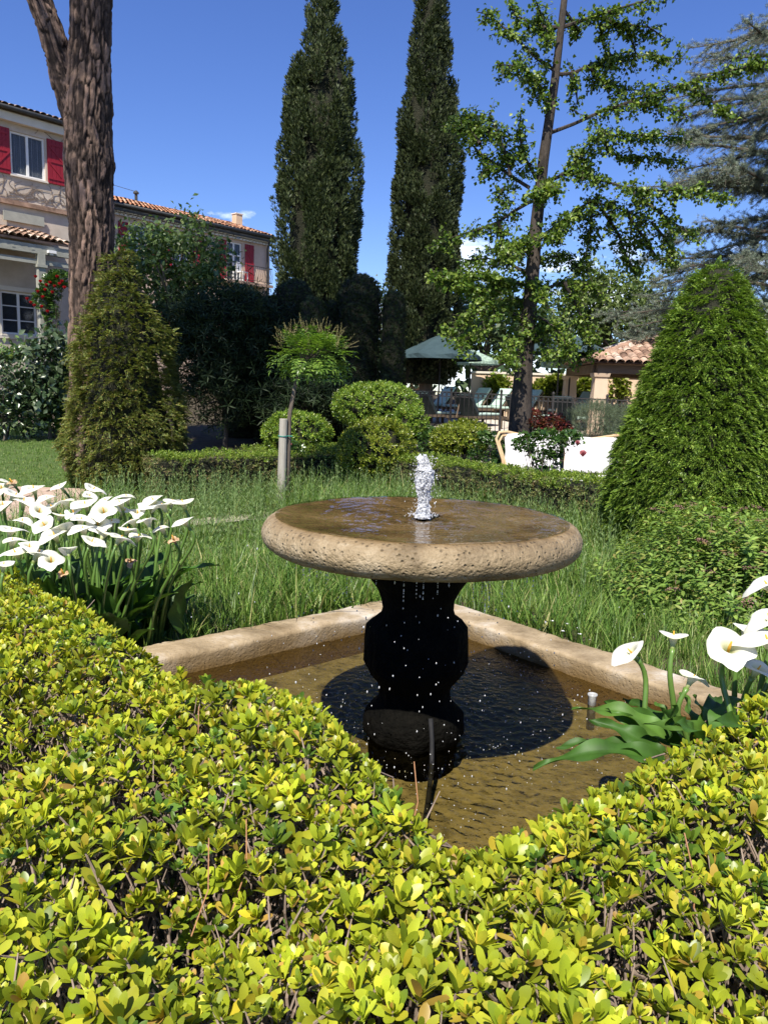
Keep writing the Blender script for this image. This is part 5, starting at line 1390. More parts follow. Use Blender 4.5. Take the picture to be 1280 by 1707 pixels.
# ------------------------------------------------------------------ leafy trees and shrubs behind
DIA = [t_diamond(.15, .62, .1), t_diamond(.13, .55, .14), t_diamond(.17, .6, .06)]
def is_heavy(tpl): return len(tpl[0][1]) > 2
def leafy_tree(name, label, D, blobs_px, n, mat, tpl, base_px, sc=(.7, 1.2), clump=55, cr_=.3, trunk_r=.14, cat='tree', stems=18, group=None):
    b = P(base_px, 660, D); b.z = gz(D) - .05
    t = thing(name, label, cat, tuple(b), group=group); cs = []
    A = np.array([rx * ry for _, _, rx, ry in blobs_px], float); A /= A.sum()
    nclump = n // clump
    for (px, py, rx, ry), w in zip(blobs_px, A):
        c = P(px, py, D); k = max(1, int(nclump * w)); R1, R2 = rx / FPX * D, ry / FPX * D
        q, _ = ell_points((0, 0, 0), (R1, R1, R2), k); cs.append(np.array(c) + q * rng.uniform(.45, 1.0, (k, 1)) ** .5)
    cs = np.concatenate(cs); k = len(cs)
    csz = rng.uniform(.6, 1.3, (k, 1, 1)) * cr_
    q = cs[:, None, :] + rng.normal(0, 1, (k, clump, 3)) * csz * np.array([1, 1, .62])
    q = q.reshape(-1, 3); m = len(q)
    d = rng.normal(0, 1, (m, 3)) + np.array([0, 0, -.25])
    upv = rng.normal(0, .55, (m, 3)) + np.array([0, -.25, .8]); ss = rng.uniform(*sc, m)
    if is_heavy(tpl): spread('crown', tpl, q, mat, 'leafy%d' % len(tpl[0][0]), t, d=d, up=upv, sc=ss)
    else: part('crown', npmesh('crown', *scatter(tpl, q, d, upv, ss)), mat, t, kind='stuff')
    mb = MB(); cen = Vector(cs.mean(0)); fork = b.lerp(cen, .45)
    mb.tube([b, b.lerp(fork, .5) + Vector((.05, 0, 0)), fork], [trunk_r, trunk_r * .85, trunk_r * .7], 9, False)
    part('trunk', mb, M_bark, t, smooth=True)
    mb = MB()
    for i in range(min(stems, k)):
        e = Vector(cs[rng.integers(0, k)]); mb.tube([fork, fork.lerp(e, .5) + Vector((rng.normal(0, .1), rng.normal(0, .1), .1)), e], [trunk_r * .5, trunk_r * .3, .012], 5, False)
    part('branches', mb, M_bark, t)
    return t
M_jud = leafmat('round_leaf', [(0, (.075, .135, .035)), (.5, (.13, .205, .06)), (.9, (.21, .29, .095)), (1, (.27, .33, .13))], trans=.3, rough=.3, spec=.5)
leafy_tree('broadleaf_tree', 'light leafy tree hiding the middle of the red shuttered wing', 18.0, [(280, 432, 80, 44), (245, 408, 46, 36), (322, 376, 22, 20), (340, 438, 42, 36), (330, 480, 60, 48), (250, 480, 55, 60), (215, 420, 20, 26), (365, 500, 40, 35), (300, 540, 70, 50)], 8400, M_jud, DIA, 290, (.62, 1.05), 40, .21, .12)
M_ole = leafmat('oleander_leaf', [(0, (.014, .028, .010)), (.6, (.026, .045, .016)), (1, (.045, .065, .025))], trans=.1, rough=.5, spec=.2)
OLE = [join([place(t_leaf(.17, .15, 2, .1, .25), rotm('Z', k * 1.26) @ rotm('Y', -R(35)), (0, 0, 0)) for k in range(5)])]
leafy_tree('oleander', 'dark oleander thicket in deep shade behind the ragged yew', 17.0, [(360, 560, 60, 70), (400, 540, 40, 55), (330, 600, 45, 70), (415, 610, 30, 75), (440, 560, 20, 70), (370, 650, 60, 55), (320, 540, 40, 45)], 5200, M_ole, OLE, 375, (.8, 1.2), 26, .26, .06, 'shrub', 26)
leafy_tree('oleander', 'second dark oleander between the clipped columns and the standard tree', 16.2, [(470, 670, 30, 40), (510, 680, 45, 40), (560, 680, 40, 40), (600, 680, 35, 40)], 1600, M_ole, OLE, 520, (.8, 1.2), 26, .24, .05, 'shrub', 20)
M_ivy = leafmat('ivy_leaf', [(0, (.028, .055, .02)), (.5, (.05, .085, .034)), (.9, (.09, .125, .06)), (1, (.16, .18, .11))], trans=.12, rough=.26, spec=.5)
leafy_tree('ivy_mound', 'glossy grey green ivy mound climbing beside the pine trunk', 17.2, [(80, 600, 36, 40), (70, 645, 45, 42), (100, 570, 20, 20), (55, 680, 40, 30), (95, 660, 22, 40)], 2600, M_ivy, [t_leaf(.17, .75, 2, .15, .2)], 80, (.6, 1.1), 24, .2, .05, 'shrub', 14)
leafy_tree('evergreen_shrub', 'dark evergreen shrub at the left edge below the house window', 16.8, [(10, 650, 40, 35), (15, 690, 48, 28), (-20, 640, 40, 50)], 1700, M_ivy, [t_leaf(.13, .5, 2, .15, .2)], 5, (.7, 1.1), 24, .2, .05, 'shrub', 10)
leafy_tree('evergreen_shrub', 'small leafy shrub in front of the ground floor window', 17.6, [(10, 583, 18, 20), (25, 575, 12, 12)], 360, M_jud, DIA, 10, (.7, 1.1), 20, .15, .03, 'shrub', 8)
M_bgl = leafmat('far_leaf', [(0, (.08, .125, .035)), (.5, (.14, .195, .055)), (1, (.20, .26, .085))], trans=.25, rough=.5)
M_bgd = leafmat('far_leaf_dark', [(0, (.03, .06, .02)), (.6, (.055, .09, .03)), (1, (.085, .12, .045))], trans=.2, rough=.5)
BGD = [t_diamond(.26, .6, .1), t_diamond(.22, .55, .14)]
for (nm, lb, D, blobs, n, mt, bx) in [
    ('broadleaf_tree', 'leafy pale green tree between the ginkgo and the big yew cone', 33, [(1010, 500, 50, 45), (1060, 500, 40, 45), (960, 520, 45, 40), (1085, 540, 40, 40), (1030, 560, 70, 40), (985, 465, 22, 22)], 7000, M_bgl, 1025),
    ('broadleaf_tree', 'dark leafy tree behind the parasols left of the ginkgo trunk', 32, [(800, 520, 50, 45), (850, 540, 50, 50), (760, 560, 45, 45), (700, 550, 35, 50), (900, 560, 50, 40)], 5500, M_bgd, 810),
    ('broadleaf_tree', 'low dark tree filling the gap left of the slim cypress', 34, [(620, 540, 45, 60), (560, 560, 50, 55), (655, 590, 40, 40)], 2600, M_bgd, 610),
    ('broadleaf_tree', 'grey leaved tree glimpsed right of the big yew cone', 20, [(1275, 570, 35, 55), (1310, 590, 50, 60), (1265, 640, 25, 30)], 2200, leafmat('olive_leaf', [(0, (.09, .12, .08)), (1, (.19, .22, .16))], trans=.15, rough=.45), 1290),
    ('broadleaf_tree', 'dark tree behind the pavilion roof right of the yew', 36, [(1140, 560, 60, 55), (1200, 580, 70, 55), (1260, 610, 60, 50)], 3600, M_bgd, 1190),
    ('broadleaf_tree', 'dark tree standing behind the clipped columns and the wing', 38, [(470, 560, 70, 70), (400, 600, 60, 60), (530, 600, 60, 50)], 2600, M_bgd, 460)]:
    leafy_tree(nm, lb, D, blobs, n, mt, BGD, bx, (.7, 1.2), 45, .45, .2)
# far belt closing the view between the buildings
ps = []
for x in np.arange(-70, 90, 2.2):
    h = 5.5 + 1.6 * math.sin(x * .7) + random.uniform(-.8, .8); k = 130
    ps.append(np.stack([x + rng.normal(0, 1.5, k), 58 + rng.normal(0, 1.2, k) + .06 * abs(x), gz(60) + h * rng.random(k) ** .8], 1))
ps = np.concatenate(ps); n_ = len(ps)
o = link('treeline', npmesh('treeline', *scatter([t_diamond(.9, .7, .1)], ps, rnd_dirs(n_), rnd_dirs(n_), rng.uniform(.7, 1.2, n_))), M_bgd); tag(o, 'distant dark belt of trees beyond the garden', 'trees', kind='stuff')

# ------------------------------------------------------------------ houses
M_tile = leafmat('clay_tile', [(0, (.24, .10, .055)), (.35, (.36, .17, .095)), (.7, (.46, .25, .15)), (1, (.52, .36, .25))], trans=0, rough=.9, spec=.15, scale=5)
M_tileo = leafmat('old_clay_tile', [(0, (.16, .10, .07)), (.4, (.30, .19, .13)), (.8, (.42, .30, .22)), (1, (.50, .42, .34))], trans=0, rough=.9, spec=.15, scale=5)
M_plas = surfmat('pink_plaster', [(.50, .365, .27), (.60, .455, .35)], 1.2, .95, .25, 60, bdist=.01)
M_plas2 = surfmat('grey_beige_plaster', [(.44, .365, .285), (.57, .485, .39)], 1.5, .95, .35, 40, bdist=.015)
M_cream = surfmat('cream_paint', [(.62, .56, .46), (.70, .64, .54)], 3, .8, .1, 50)
M_shut = surfmat('red_shutter', [(.24, .012, .022), (.30, .018, .03)], 3, .5, .15, 60, stretch=(1, 1, .2))
M_peach0 = surfmat('chimney_plaster', [(.55, .40, .26), (.64, .49, .34)], 3, .95, .2, 50)
M_ver_shade = surfmat('veranda_shaded_paint', [(.27, .27, .225), (.36, .36, .30)], 3, .8, .2, 50)  # veranda colour darkened, its shade is put into the paint
M_white = surfmat('white_frame', [(.72, .71, .68), (.78, .77, .75)], 4, .45, 0)
M_gutter = surfmat('zinc_gutter', [(.045, .045, .042), (.075, .075, .07)], 4, .5, 0)
M_iron = surfmat('wrought_iron', [(.03, .028, .026), (.05, .045, .042)], 20, .55, .1, 50)
M_glass = bpy.data.materials.new('window_glass'); M_glass.use_nodes = True
pr = M_glass.node_tree.nodes['Principled BSDF']; pr.inputs['Base Color'].default_value = (.05, .06, .07, 1); pr.inputs['Roughness'].default_value = .04; pr.inputs['Alpha'].default_value = .45
M_curt = surfmat('curtain', [(.42, .44, .48), (.55, .57, .60)], 5, .9, .0)
M_dark = surfmat('dark_room', [(.02, .02, .02), (.03, .03, .03)], 4, .9, 0)
HS = 1.5; FA = R(42); FU = Vector((math.sin(FA), math.cos(FA), 0)); FN = Vector((math.cos(FA), -math.sin(FA), 0))
HO = Vector((-13.95, 30.0, 0)); WO = Vector((-11.625, 33.75, 0)); HRZ = R(48)
def tiles(u0, u1, y0, z0, slope, rows, w=.21, l=.42, mat=None, seed=0):
    """half round tiles on a slope; local house axes: x along the facade, -y outward; (y0, z0) = eave line"""
    n = 5; V = []; F = []
    for a in (0, 1):
        for k in range(n + 1):
            t = math.pi * k / n; rad = w * .54 * (1 - .14 * a)
            V.append((math.cos(t) * rad, a * l * 1.12, math.sin(t) * rad * .8 - .02 * a))
    for k in range(n): F.append((k, k + 1, n + 2 + k, n + 1 + k))
    V = np.array(V); V = V @ rotm('X', slope).T
    cols = int((u1 - u0) / w); r = np.random.default_rng(seed); ps = []
    for i in range(cols):
        for j in range(rows):
            ps.append((u0 + (i + .5) * w + r.normal(0, .006), y0 + j * l * math.cos(slope), z0 + j * l * math.sin(slope) + r.normal(0, .006)))
    ps = np.array(ps); ang = r.normal(0, .03, len(ps)); rot = np.array([rotm('Z', a) for a in ang])
    return npmesh('roof_tiles', *stamp((V, np.array(F)), ps, rot, r.uniform(.97, 1.04, len(ps))), True)
def shutter(parent, u0, u1, z0, z1, flip):
    w = u1 - u0; s = part('shutter', MB().box(((u0+u1)/2, -.035, (z0+z1)/2), (w, .03, z1-z0)), M_shut, parent, world=False)
    XF[s] = Matrix.Identity(4)
    npl = 4
    for i in range(npl):
        part('plank', MB().box((u0 + w*(i+.5)/npl, -.056, (z0+z1)/2), (w/npl - .012, .012, z1-z0-.01)), M_shut, s, world=False)
    h = z1 - z0
    for f in (.12, .5, .88): part('batten', MB().box(((u0+u1)/2, -.072, z0 + h*f), (w-.02, .022, .075)), M_shut, s, world=False)
    for fa, fb in ((.12, .5), (.5, .88)):
        a, b = (u0+.04, u1-.04) if flip else (u1-.04, u0+.04)
        part('brace', MB().bar((a, -.073, z0+h*fa+.03), (b, -.073, z0+h*fb-.03), .018, .06, up=(0, 0, 1)), M_shut, s, world=False)
def window(parent, u0, u1, z0, z1, curtain=True, leaves=2, rows=1, name='window', transom=0):
    d = .10; wf = part(name, MB().box(((u0+u1)/2, .16, (z0+z1)/2), (u1-u0, .02, z1-z0)), M_curt if curtain else M_dark, parent, world=False)
    w = u1-u0; h = z1-z0; mb = MB(); t = .07
    for x in (u0+t/2, u1-t/2): mb.box((x, d, (z0+z1)/2), (t, .06, h))
    for z in (z0+t/2, z1-t/2): mb.box(((u0+u1)/2, d, z), (w-2*t, .058, t))
    for i in range(1, leaves): mb.box((u0+w*i/leaves, d-.002, (z0+z1)/2), (t*1.3, .058, h-2*t))
    for j in range(1, rows): mb.box(((u0+u1)/2, d+.002, z0+h*j/rows), (w-2*t, .03, .035))
    if transom: mb.box(((u0+u1)/2, d-.004, z0+h*transom), (w-2*t, .062, .07))
    part('frame', mb, M_white, wf, world=False)
    for i in range(leaves): part('pane', MB().box((u0+w*(i+.5)/leaves, d+.02, (z0+z1)/2), (w/leaves-t, .006, h-2*t)), M_glass, wf, world=False)
    if curtain:
        V = []; n = 60
        for i in range(n+1):
            x = u0+.06+(w-.12)*i/n; y = .135+.012*math.sin(i*1.7)+.006*math.sin(i*.6)
            V += [(x, y, z0+.05), (x, y, z1-.05)]
        part('curtain', MB().add(V, [(2*i, 2*i+2, 2*i+3, 2*i+1) for i in range(n)]), M_curt, wf, world=False, smooth=True)
    mb = MB().box(((u0+u1)/2, -.01, z0-.04), (w+.12, .14, .06)); part('sill', mb, M_cream, wf, world=False)
    return wf
def wall_with_holes(u0, u1, z0, z1, holes, depth=.3):
    """front sheet with openings and reveals; y=0 front"""
    us = sorted({u0, u1, *[h[0] for h in holes], *[h[1] for h in holes]}); zs = sorted({z0, z1, *[h[2] for h in holes], *[h[3] for h in holes]}); mb = MB()
    for i in range(len(us)-1):
        for j in range(len(zs)-1):
            cu, cz = (us[i]+us[i+1])/2, (zs[j]+zs[j+1])/2
            if any(h[0] < cu < h[1] and h[2] < cz < h[3] for h in holes): continue
            mb.add([(us[i],0,zs[j]),(us[i+1],0,zs[j]),(us[i+1],0,zs[j+1]),(us[i],0,zs[j+1])], [(0,1,2,3)])
    for (a, b, c, d) in holes:
        mb.add([(a,0,c),(b,0,c),(b,0,d),(a,0,d),(a,depth,c),(b,depth,c),(b,depth,d),(a,depth,d)], [(0,1,5,4),(1,2,6,5),(2,3,7,6),(3,0,4,7),(4,5,6,7)])
    return mb

# --- wing with the balcony
wing = thing('house_wing', 'long pink plaster house wing with red shutters, clay tile roof and balcony', 'house', tuple(WO), HRZ)
UE = 8.27; ZE = 9.02; zg = gz(34) - .2
wins = [(5.66, 6.56, 6.66, 8.5), (2.7, 3.55, 6.75, 8.4), (.6, 1.4, 6.75, 8.4), (5.6, 6.5, 3.4, 5.4), (2.6, 3.5, 3.4, 5.2)]
part('wall', wall_with_holes(-3, UE, zg, ZE - .05, wins), M_plas, wing, world=False)
part('end_wall', MB().add([(UE, 0, zg), (UE, 6.2, zg), (UE, 6.2, ZE - .1), (UE, 3.1, ZE + .85), (UE, 0, ZE - .1)], [(0, 1, 2, 3, 4)]), M_plas, wing, world=False)
part('rear_wall', MB().box((UE / 2 - 1.5, 6.25, (zg + ZE) / 2), (UE + 2.9, .1, ZE - zg - .3)), M_plas, wing, world=False)
slope = math.atan(.30)
rf = part('roof', MB().add([(-3.1, -.30, ZE), (UE+.15, -.30, ZE), (UE+.15, 3.1, ZE+1.02), (-3.1, 3.1, ZE+1.02), (UE+.15, 6.5, ZE), (-3.1, 6.5, ZE),
     (-3.1, -.30, ZE-.07), (UE+.15, -.30, ZE-.07)], [(0,1,2,3), (3,2,4,5), (6,7,1,0)]), M_tile, wing, world=False)
XF[rf] = Matrix.Identity(4)
part('roof_tiles', tiles(-3.1, UE+.15, -.36, ZE+.03, slope, 9, seed=1), M_tile, rf, world=False, kind='stuff')
part('gutter', MB().tube([(-3.1, -.42, ZE-.03), (UE+.2, -.42, ZE-.03)], .075, 8), M_gutter, wing, world=False, smooth=True)
part('fascia', MB().box((UE/2-1.45, -.285, ZE-.16), (UE+3.15, .03, .18)), M_gutter, wing, world=False)
mb = MB()                                            # scalloped genoise cornice
for r_ in range(2):
    n = int((UE+3.1)/.2)
    for i in range(n):
        x = -3.0+i*.2; y = -.13-.09*r_; z = ZE-.40+.11*r_
        V = []
        for yy in (y, .02):
            V += [(x+.095*math.cos(t), yy, z+.075*math.sin(t)) for t in np.linspace(0, math.pi, 6)]
        mb.add(V, [(k, k+1, k+7, k+6) for k in range(5)] + [(5,4,3,2,1,0)])
    mb.box((UE/2-1.5, -.055-.045*r_, ZE-.318+.11*r_), (UE+3.0, .13+.09*r_, .03))
part('scalloped_cornice', mb, M_cream, wing, world=False, kind='stuff')
part('downpipe', MB().tube([(UE-.22, -.36, ZE-.1), (UE-.22, -.10, ZE-.55), (UE-.22, -.07, zg+.2)], .045, 8), M_gutter, wing, world=False, smooth=True)
for (a, b, c, d), fl in zip(wins, (1, 0, 1, 0, 1)):
    tall = d - c > 1.8
    window(wing, a, b, c, d, True, 2, 1, 'window', .68 if tall else 0)
    shutter(wing, a - .50, a - .04, c, d, True); shutter(wing, b + .16, b + .68, c, d, False)
ch = part('chimney', MB().box((8.0, 2.3, ZE+.85), (.38, .38, 1.0)), M_peach0, wing, world=False)
part('chimney_cap', MB().box((8.0, 2.3, ZE+1.375), (.44, .44, .05)), M_cream, wing, world=False)
vp = part('vent_pipe', MB().tube([(2.6, 2.8, ZE+.7), (2.6, 2.8, ZE+1.35)], .07, 8), M_gutter, wing, world=False)
part('vent_cowl', MB().lathe([(.13, ZE+1.36), (.13, ZE+1.42), (.05, ZE+1.5)], 10, (2.6, 2.8, 0)), M_gutter, wing, world=False)
part('aerial_wire', MB().tube([(2.6, 2.8, ZE+1.45), (.6, 3.0, ZE+1.62), (-2, 3.1, ZE+1.8)], .012, 4), M_gutter, wing, world=False)
bal = part('balcony_slab', MB().box((6.5, -.36, 6.6), (2.75, .7, .10)), M_cream, wing, world=False); XF[bal] = Matrix.Identity(4)
part('slab_edge', MB().box((6.5, -.725, 6.575), (2.79, .03, .13)), M_tileo, bal, world=False)
def rail(z): return [(5.14, -.02, z), (5.14, -.70, z), (7.86, -.70, z), (7.86, -.02, z)]
part('handrail', MB().tube(rail(7.42), .018, 6), M_iron, bal, world=False); part('bottom_rail', MB().tube(rail(6.74), .014, 6), M_iron, bal, world=False)
bm_ = MB().tube([(0, 0, 0), (0, -.05, .16), (0, -.09, .3), (0, -.03, .48), (0, 0, .68)], .009, 5).mesh('baluster'); bm_.materials.append(M_iron)
for i in range(22):
    o = part('baluster', bm_, None, bal, world=False); o.location = (5.16 + i * .128, -.70, 6.74)
for i in range(4):
    o = part('baluster', bm_, None, bal, world=False); o.location = (7.86, -.12 - i * .15, 6.74); o.rotation_euler = (0, 0, R(90))
part('bracket', MB().tube([(7.7, -.6, 6.5), (7.75, -.3, 6.3), (7.7, -.03, 5.9)], .03, 6), M_iron, wing, world=False)
# white chair on the balcony
wc = WO + FU * 6.25 + FN * .42
chair = thing('balcony_chair', 'white chair standing on the balcony of the pink wing', 'chair', (wc.x, wc.y, 6.655), HRZ + .3)
part('seat', MB().box((0, 0, .43), (.42, .42, .04)), M_white, chair, world=False)
part('backrest', MB().box((0, .2, .68), (.40, .035, .45)), M_white, chair, world=False)
for sx_ in (-.18, .18):
    for sy_ in (-.18, .18): part('leg', MB().box((sx_, sy_, .205), (.04, .04, .41)), M_white, chair, world=False)

# --- main house on the left with veranda
hs = thing('main_house', 'beige house with red shuttered window and tiled veranda at the left edge', 'house', tuple(HO), HRZ)
def LP2(px, py, off):
    d = ray(px, py); o = HO + FN * off; t = (o - Vector((0, 0, EYE))).dot(FN) / d.dot(FN); q = Vector((0, 0, EYE)) + d * t
    return (q - HO).dot(FU), q.z
HE = 11.35; zg2 = gz(30) - .2; U0, U1 = -4.2, 2.6
hw = [(-.2, 1.07, 9.14, 10.66), (-.78, .55, 3.35, 4.92)]
part('wall', wall_with_holes(U0, U1, zg2, HE + .05, hw), M_plas2, hs, world=False)
part('end_wall', MB().box((U1 + .05, 3.4, (zg2 + HE) / 2), (.1, 6.8, HE - zg2)), M_plas2, hs, world=False)
part('side_wall', MB().box((U0 - .05, 3.4, (zg2 + HE) / 2), (.1, 6.8, HE - zg2)), M_plas2, hs, world=False)
rf = part('roof', MB().add([(U0-.3, -.3, HE), (U1+.3, -.3, HE), (U1+.3, 3.4, HE+1.1), (U0-.3, 3.4, HE+1.1), (U1+.3, 7.1, HE), (U0-.3, 7.1, HE), (U0-.3, -.3, HE-.06), (U1+.3, -.3, HE-.06)], [(0,1,2,3), (3,2,4,5), (6,7,1,0)]), M_tileo, hs, world=False); XF[rf] = Matrix.Identity(4)
part('roof_tiles', tiles(U0-.3, U1+.3, -.36, HE+.03, slope, 9, .23, .44, seed=3), M_tileo, rf, world=False, kind='stuff')
part('gutter', MB().tube([(U0-.3, -.40, HE-.04), (U1+.35, -.40, HE-.04)], .075, 8), M_gutter, hs, world=False, smooth=True)
part('cornice', MB().box(((U0+U1)/2, -.11, HE-.28), (U1-U0+.1, .22, .3)), M_cream, hs, world=False)
part('string_course', MB().box(((U0+U1)/2, -.06, 8.12), (U1-U0+.06, .14, .16)), M_tileo, hs, world=False)
window(hs, *hw[0], True, 2, 1); shutter(hs, -.80, -.24, 9.1, 10.7, True); shutter(hs, 1.14, 1.78, 9.1, 10.7, False)
window(hs, *hw[1], False, 2, 3)
part('window_surround', MB().box((-.12, -.02, 5.02), (1.7, .06, .16)).box((-.12, -.02, 3.24), (1.7, .1, .12)).box((-.88, -.02, 4.1), (.16, .06, 1.6)).box((.66, -.02, 4.1), (.16, .06, 1.6)), M_cream, hs, world=False)
# veranda
VO = 2.3
_, zv = LP2(50, 398, VO); u0v, _ = LP2(-60, 400, VO); u1v, _ = LP2(125, 400, VO)
vs = math.atan2(7.15 - zv, VO)
ver = part('veranda_roof', MB().add([(u0v, -VO, zv), (u1v, -VO, zv), (u1v + .3, -.02, 7.15), (u0v, -.02, 7.15), (u0v, -VO, zv - .08), (u1v, -VO, zv - .08), (u1v + .3, -.02, 7.05), (u0v, -.02, 7.05)], [(0,1,2,3), (4,7,6,5), (0,4,5,1), (1,5,6,2)]), M_tileo, hs, world=False); XF[ver] = Matrix.Identity(4)
part('roof_tiles', tiles(u0v, u1v, -VO - .08, zv + .03, vs, 6, .24, .44, seed=5), M_tileo, ver, world=False, kind='stuff')
part('veranda_beam', MB().box(((u0v+u1v)/2, -VO+.12, zv-.30), (u1v-u0v, .2, .30)), M_ver_shade, hs, world=False)
part('veranda_beam', MB().box(((u0v+u1v)/2, -VO+.16, zv-.72), (u1v-u0v, .12, .16)), M_ver_shade, hs, world=False)
for i in range(6):
    x = u0v + .3 + (u1v-u0v-.5) * i / 5; part('rafter', MB().box((x, -VO/2, zv-.18), (.1, VO, .14), Matrix.Rotation(vs*.75, 3, 'X')), M_ver_shade, hs, world=False)
uc, _ = LP2(73, 500, VO)
zc0 = gz(28)
part('veranda_column', MB().box((uc, -VO+.13, (zc0+zv-.45)/2), (.26, .24, zv-.45-zc0)).box((uc, -VO+.13, zv-.86), (.36, .33, .1)), M_ver_shade, hs, world=False)
part('awning_panel', MB().box((.15, -.10, 7.62), (1.5, .05, .34)), M_ver_shade, hs, world=False)
l0 = LP2(88, 420, VO + .1)
part('wall_lamp', MB().box((l0[0], -VO-.02, l0[1]), (.28, .2, .1)).box((l0[0], -VO-.02, l0[1]-.08), (.10, .10, .06)), M_white, hs, world=False)
# bare creeper stems on the wall
rr = random.Random(14); mb = MB()
for i in range(95):
    x, z = rr.uniform(U0 + .4, 2.2), rr.uniform(8.22, 8.5) if i % 4 else rr.uniform(10.5, 11); a = rr.uniform(-.4, 3.5); pts = [(x, -.015, z)]
    for k in range(rr.randint(6, 12)):
        a += rr.gauss(0, .5); x += .12 * math.cos(a); z += .085 * math.sin(a)
        if -.3 < x < 1.15 and 9.0 < z < 10.7: break
        if z > 11 or z < 8.2: break
        pts.append((x, -.015 - .006 * rr.random(), z))
    if len(pts) > 2: mb.tube(pts, list(np.linspace(.014, .006, len(pts))), 4, False)
part('creeper_stems', mb, M_twig, hs, world=False, kind='stuff')
# red climbing rose on the veranda column
c = HO + FU * uc + FN * (VO - .05); pz = P(85, 480, c.y).z
t = bushy('climbing_rose', 'red climbing rose on the veranda column left of the pine', 'rose bush', [((c.x + .3, c.y, P(85, 480, c.y).z), (.42, .35, .5)), ((c.x + .0, c.y, P(70, 500, c.y).z), (.35, .3, .4)), ((P(100, 465, c.y).x, c.y, P(100, 465, c.y).z), (.4, .3, .3)), ((c.x + .3, c.y, P(90, 530, c.y).z), (.25, .25, .8))], 620, [t_trip(.11)], M_rose, (c.x + .3, c.y - .1, gz(c.y)), stems=20)
for i, (px, py) in enumerate([(60, 462), (68, 470), (78, 476), (84, 472), (92, 478), (100, 474), (64, 487), (72, 496), (46, 499), (52, 505), (58, 510), (96, 462), (104, 470), (88, 488), (76, 484), (70, 512), (108, 480), (80, 520)]):
    rosebloom(tuple(P(px, py, c.y - .35)), .13, M_redr, t)

# ------------------------------------------------------------------ pool terrace beyond the fence
M_deck = surfmat('pool_deck_stone', [(.46, .40, .33), (.58, .52, .44)], 3, .9, .2, 30)
sheet('pool_deck', [(-1.5, 21.9), (13, 21.9), (13, 30.5), (-1.5, 30.5)], M_deck, .02, 'pale stone pool terrace behind the fence')
M_peach = surfmat('peach_plaster', [(.60, .43, .29), (.70, .53, .38)], 1.5, .95, .2, 50)
A, B = Vector((2.9, 27.3, 0)), Vector((10.2, 26.9, 0)); zt = P(900, 625, 27).z
gw = thing('garden_wall', 'peach plastered garden wall with vines behind the sun loungers', 'wall', tuple((A + B) / 2))
part('wall_body', MB().bar(A + Vector((0, 0, (gz(27) + zt) / 2 - .1)), B + Vector((0, 0, (gz(27) + zt) / 2 - .1)), .25, zt - gz(27) + .2), M_peach, gw)
part('wall_coping', MB().bar(A + Vector((0, 0, zt + .03)), B + Vector((0, 0, zt + .03)), .34, .07), M_cream, gw)
M_vine = leafmat('vine_leaf', [(0, (.10, .15, .02)), (.6, (.19, .24, .03)), (1, (.30, .32, .05))], trans=.3, rough=.5)
for i, (px, py, rx, rz_) in enumerate([(830, 645, .42, .38), (870, 655, .3, .5), (905, 650, .35, .35), (945, 660, .45, .4), (980, 650, .35, .4), (1030, 650, .3, .45), (805, 670, .25, .25), (925, 635, .3, .15)]):
    c = P(px, py, 26.95)
    lab = ['vine clump on the peach wall just left of the ginkgo trunk', 'vine clump on the peach wall right behind the ginkgo trunk', 'vine clump on the peach wall midway to the pavilion', 'largest vine clump on the peach wall near the pavilion column', 'vine clump on the peach wall touching the pavilion column', 'vine clump on the peach wall right of the pavilion column', 'low vine clump at the left end of the peach wall', 'thin vine fringe along the top of the peach wall'][i]
    bushy('wall_vine', lab, 'vine', [((c.x, 26.9, c.z), (rx * 1.25, .14, rz_ * 1.1))], int(520 * rx / .35), [t_diamond(.15, .8, .1)], M_vine, (c.x, 26.85, gz(27)), stems=8, fill=(.1, 1), stemr=.014)
# pavilion
pv0 = thing('pool_pavilion', 'open pool pavilion with peach columns and hipped clay tile roof', 'pavilion', (8.4, 23.9, gz(23.9)))
ez = P(990, 604, 21.7).z; X0, X1, Y0, Y1 = 5.55, 11.2, 21.7, 26.1; az_ = ez + .8; rx0, rx1, ym = 7.75, 9.0, 23.9
part('roof_deck', MB().add([(X0,Y0,ez),(X1,Y0,ez),(X1,Y1,ez),(X0,Y1,ez),(rx0,ym,az_),(rx1,ym,az_)], [(0,1,5,4),(1,2,5),(2,3,4,5),(3,0,4),(3,2,1,0)]), M_tileo, pv0)
def tile_plane(A, B, apexA, apexB, rows, w=.24):
    """tiles on the trapezoid A-B (eave) to apexA-apexB (ridge)"""
    A, B, a2, b2 = map(Vector, (A, B, apexA, apexB)); u = (B - A).normalized(); L = (B - A).length
    mid = (a2 + b2) / 2; dn = (mid - A) - u * (mid - A).dot(u); H = dn.length; up = dn.normalized(); nn = u.cross(up)
    if nn.z < 0: nn = -nn
    fa = (a2 - A).dot(u); fb = (b2 - A).dot(u); l = H / rows; out = []
    n = 5; V = []
    for a in (0, 1):
        for k in range(n + 1):
            t = math.pi * k / n; r_ = w * .54 * (1 - .12 * a); V.append((math.cos(t) * r_, a * l * 1.12, math.sin(t) * r_ * .85))
    F = np.array([(k, k+1, n+2+k, n+1+k) for k in range(n)]); V = np.array(V); ps = []
    rot = np.array([u[:], up[:], nn[:]]).T
    for j in range(rows):
        f = (j + .3) / rows; lo, hi = fa * f, L + (fb - L) * f
        for i in range(int(L / w)):
            x = (i + .5) * w
            if lo - .05 < x < hi + .05: ps.append((A + u * x + up * (j * l - .05) + nn * (.02 + random.gauss(0, .006)))[:])
    ps = np.array(ps); return stamp((V, F), ps, np.tile(rot, (len(ps), 1, 1)), 1.0)
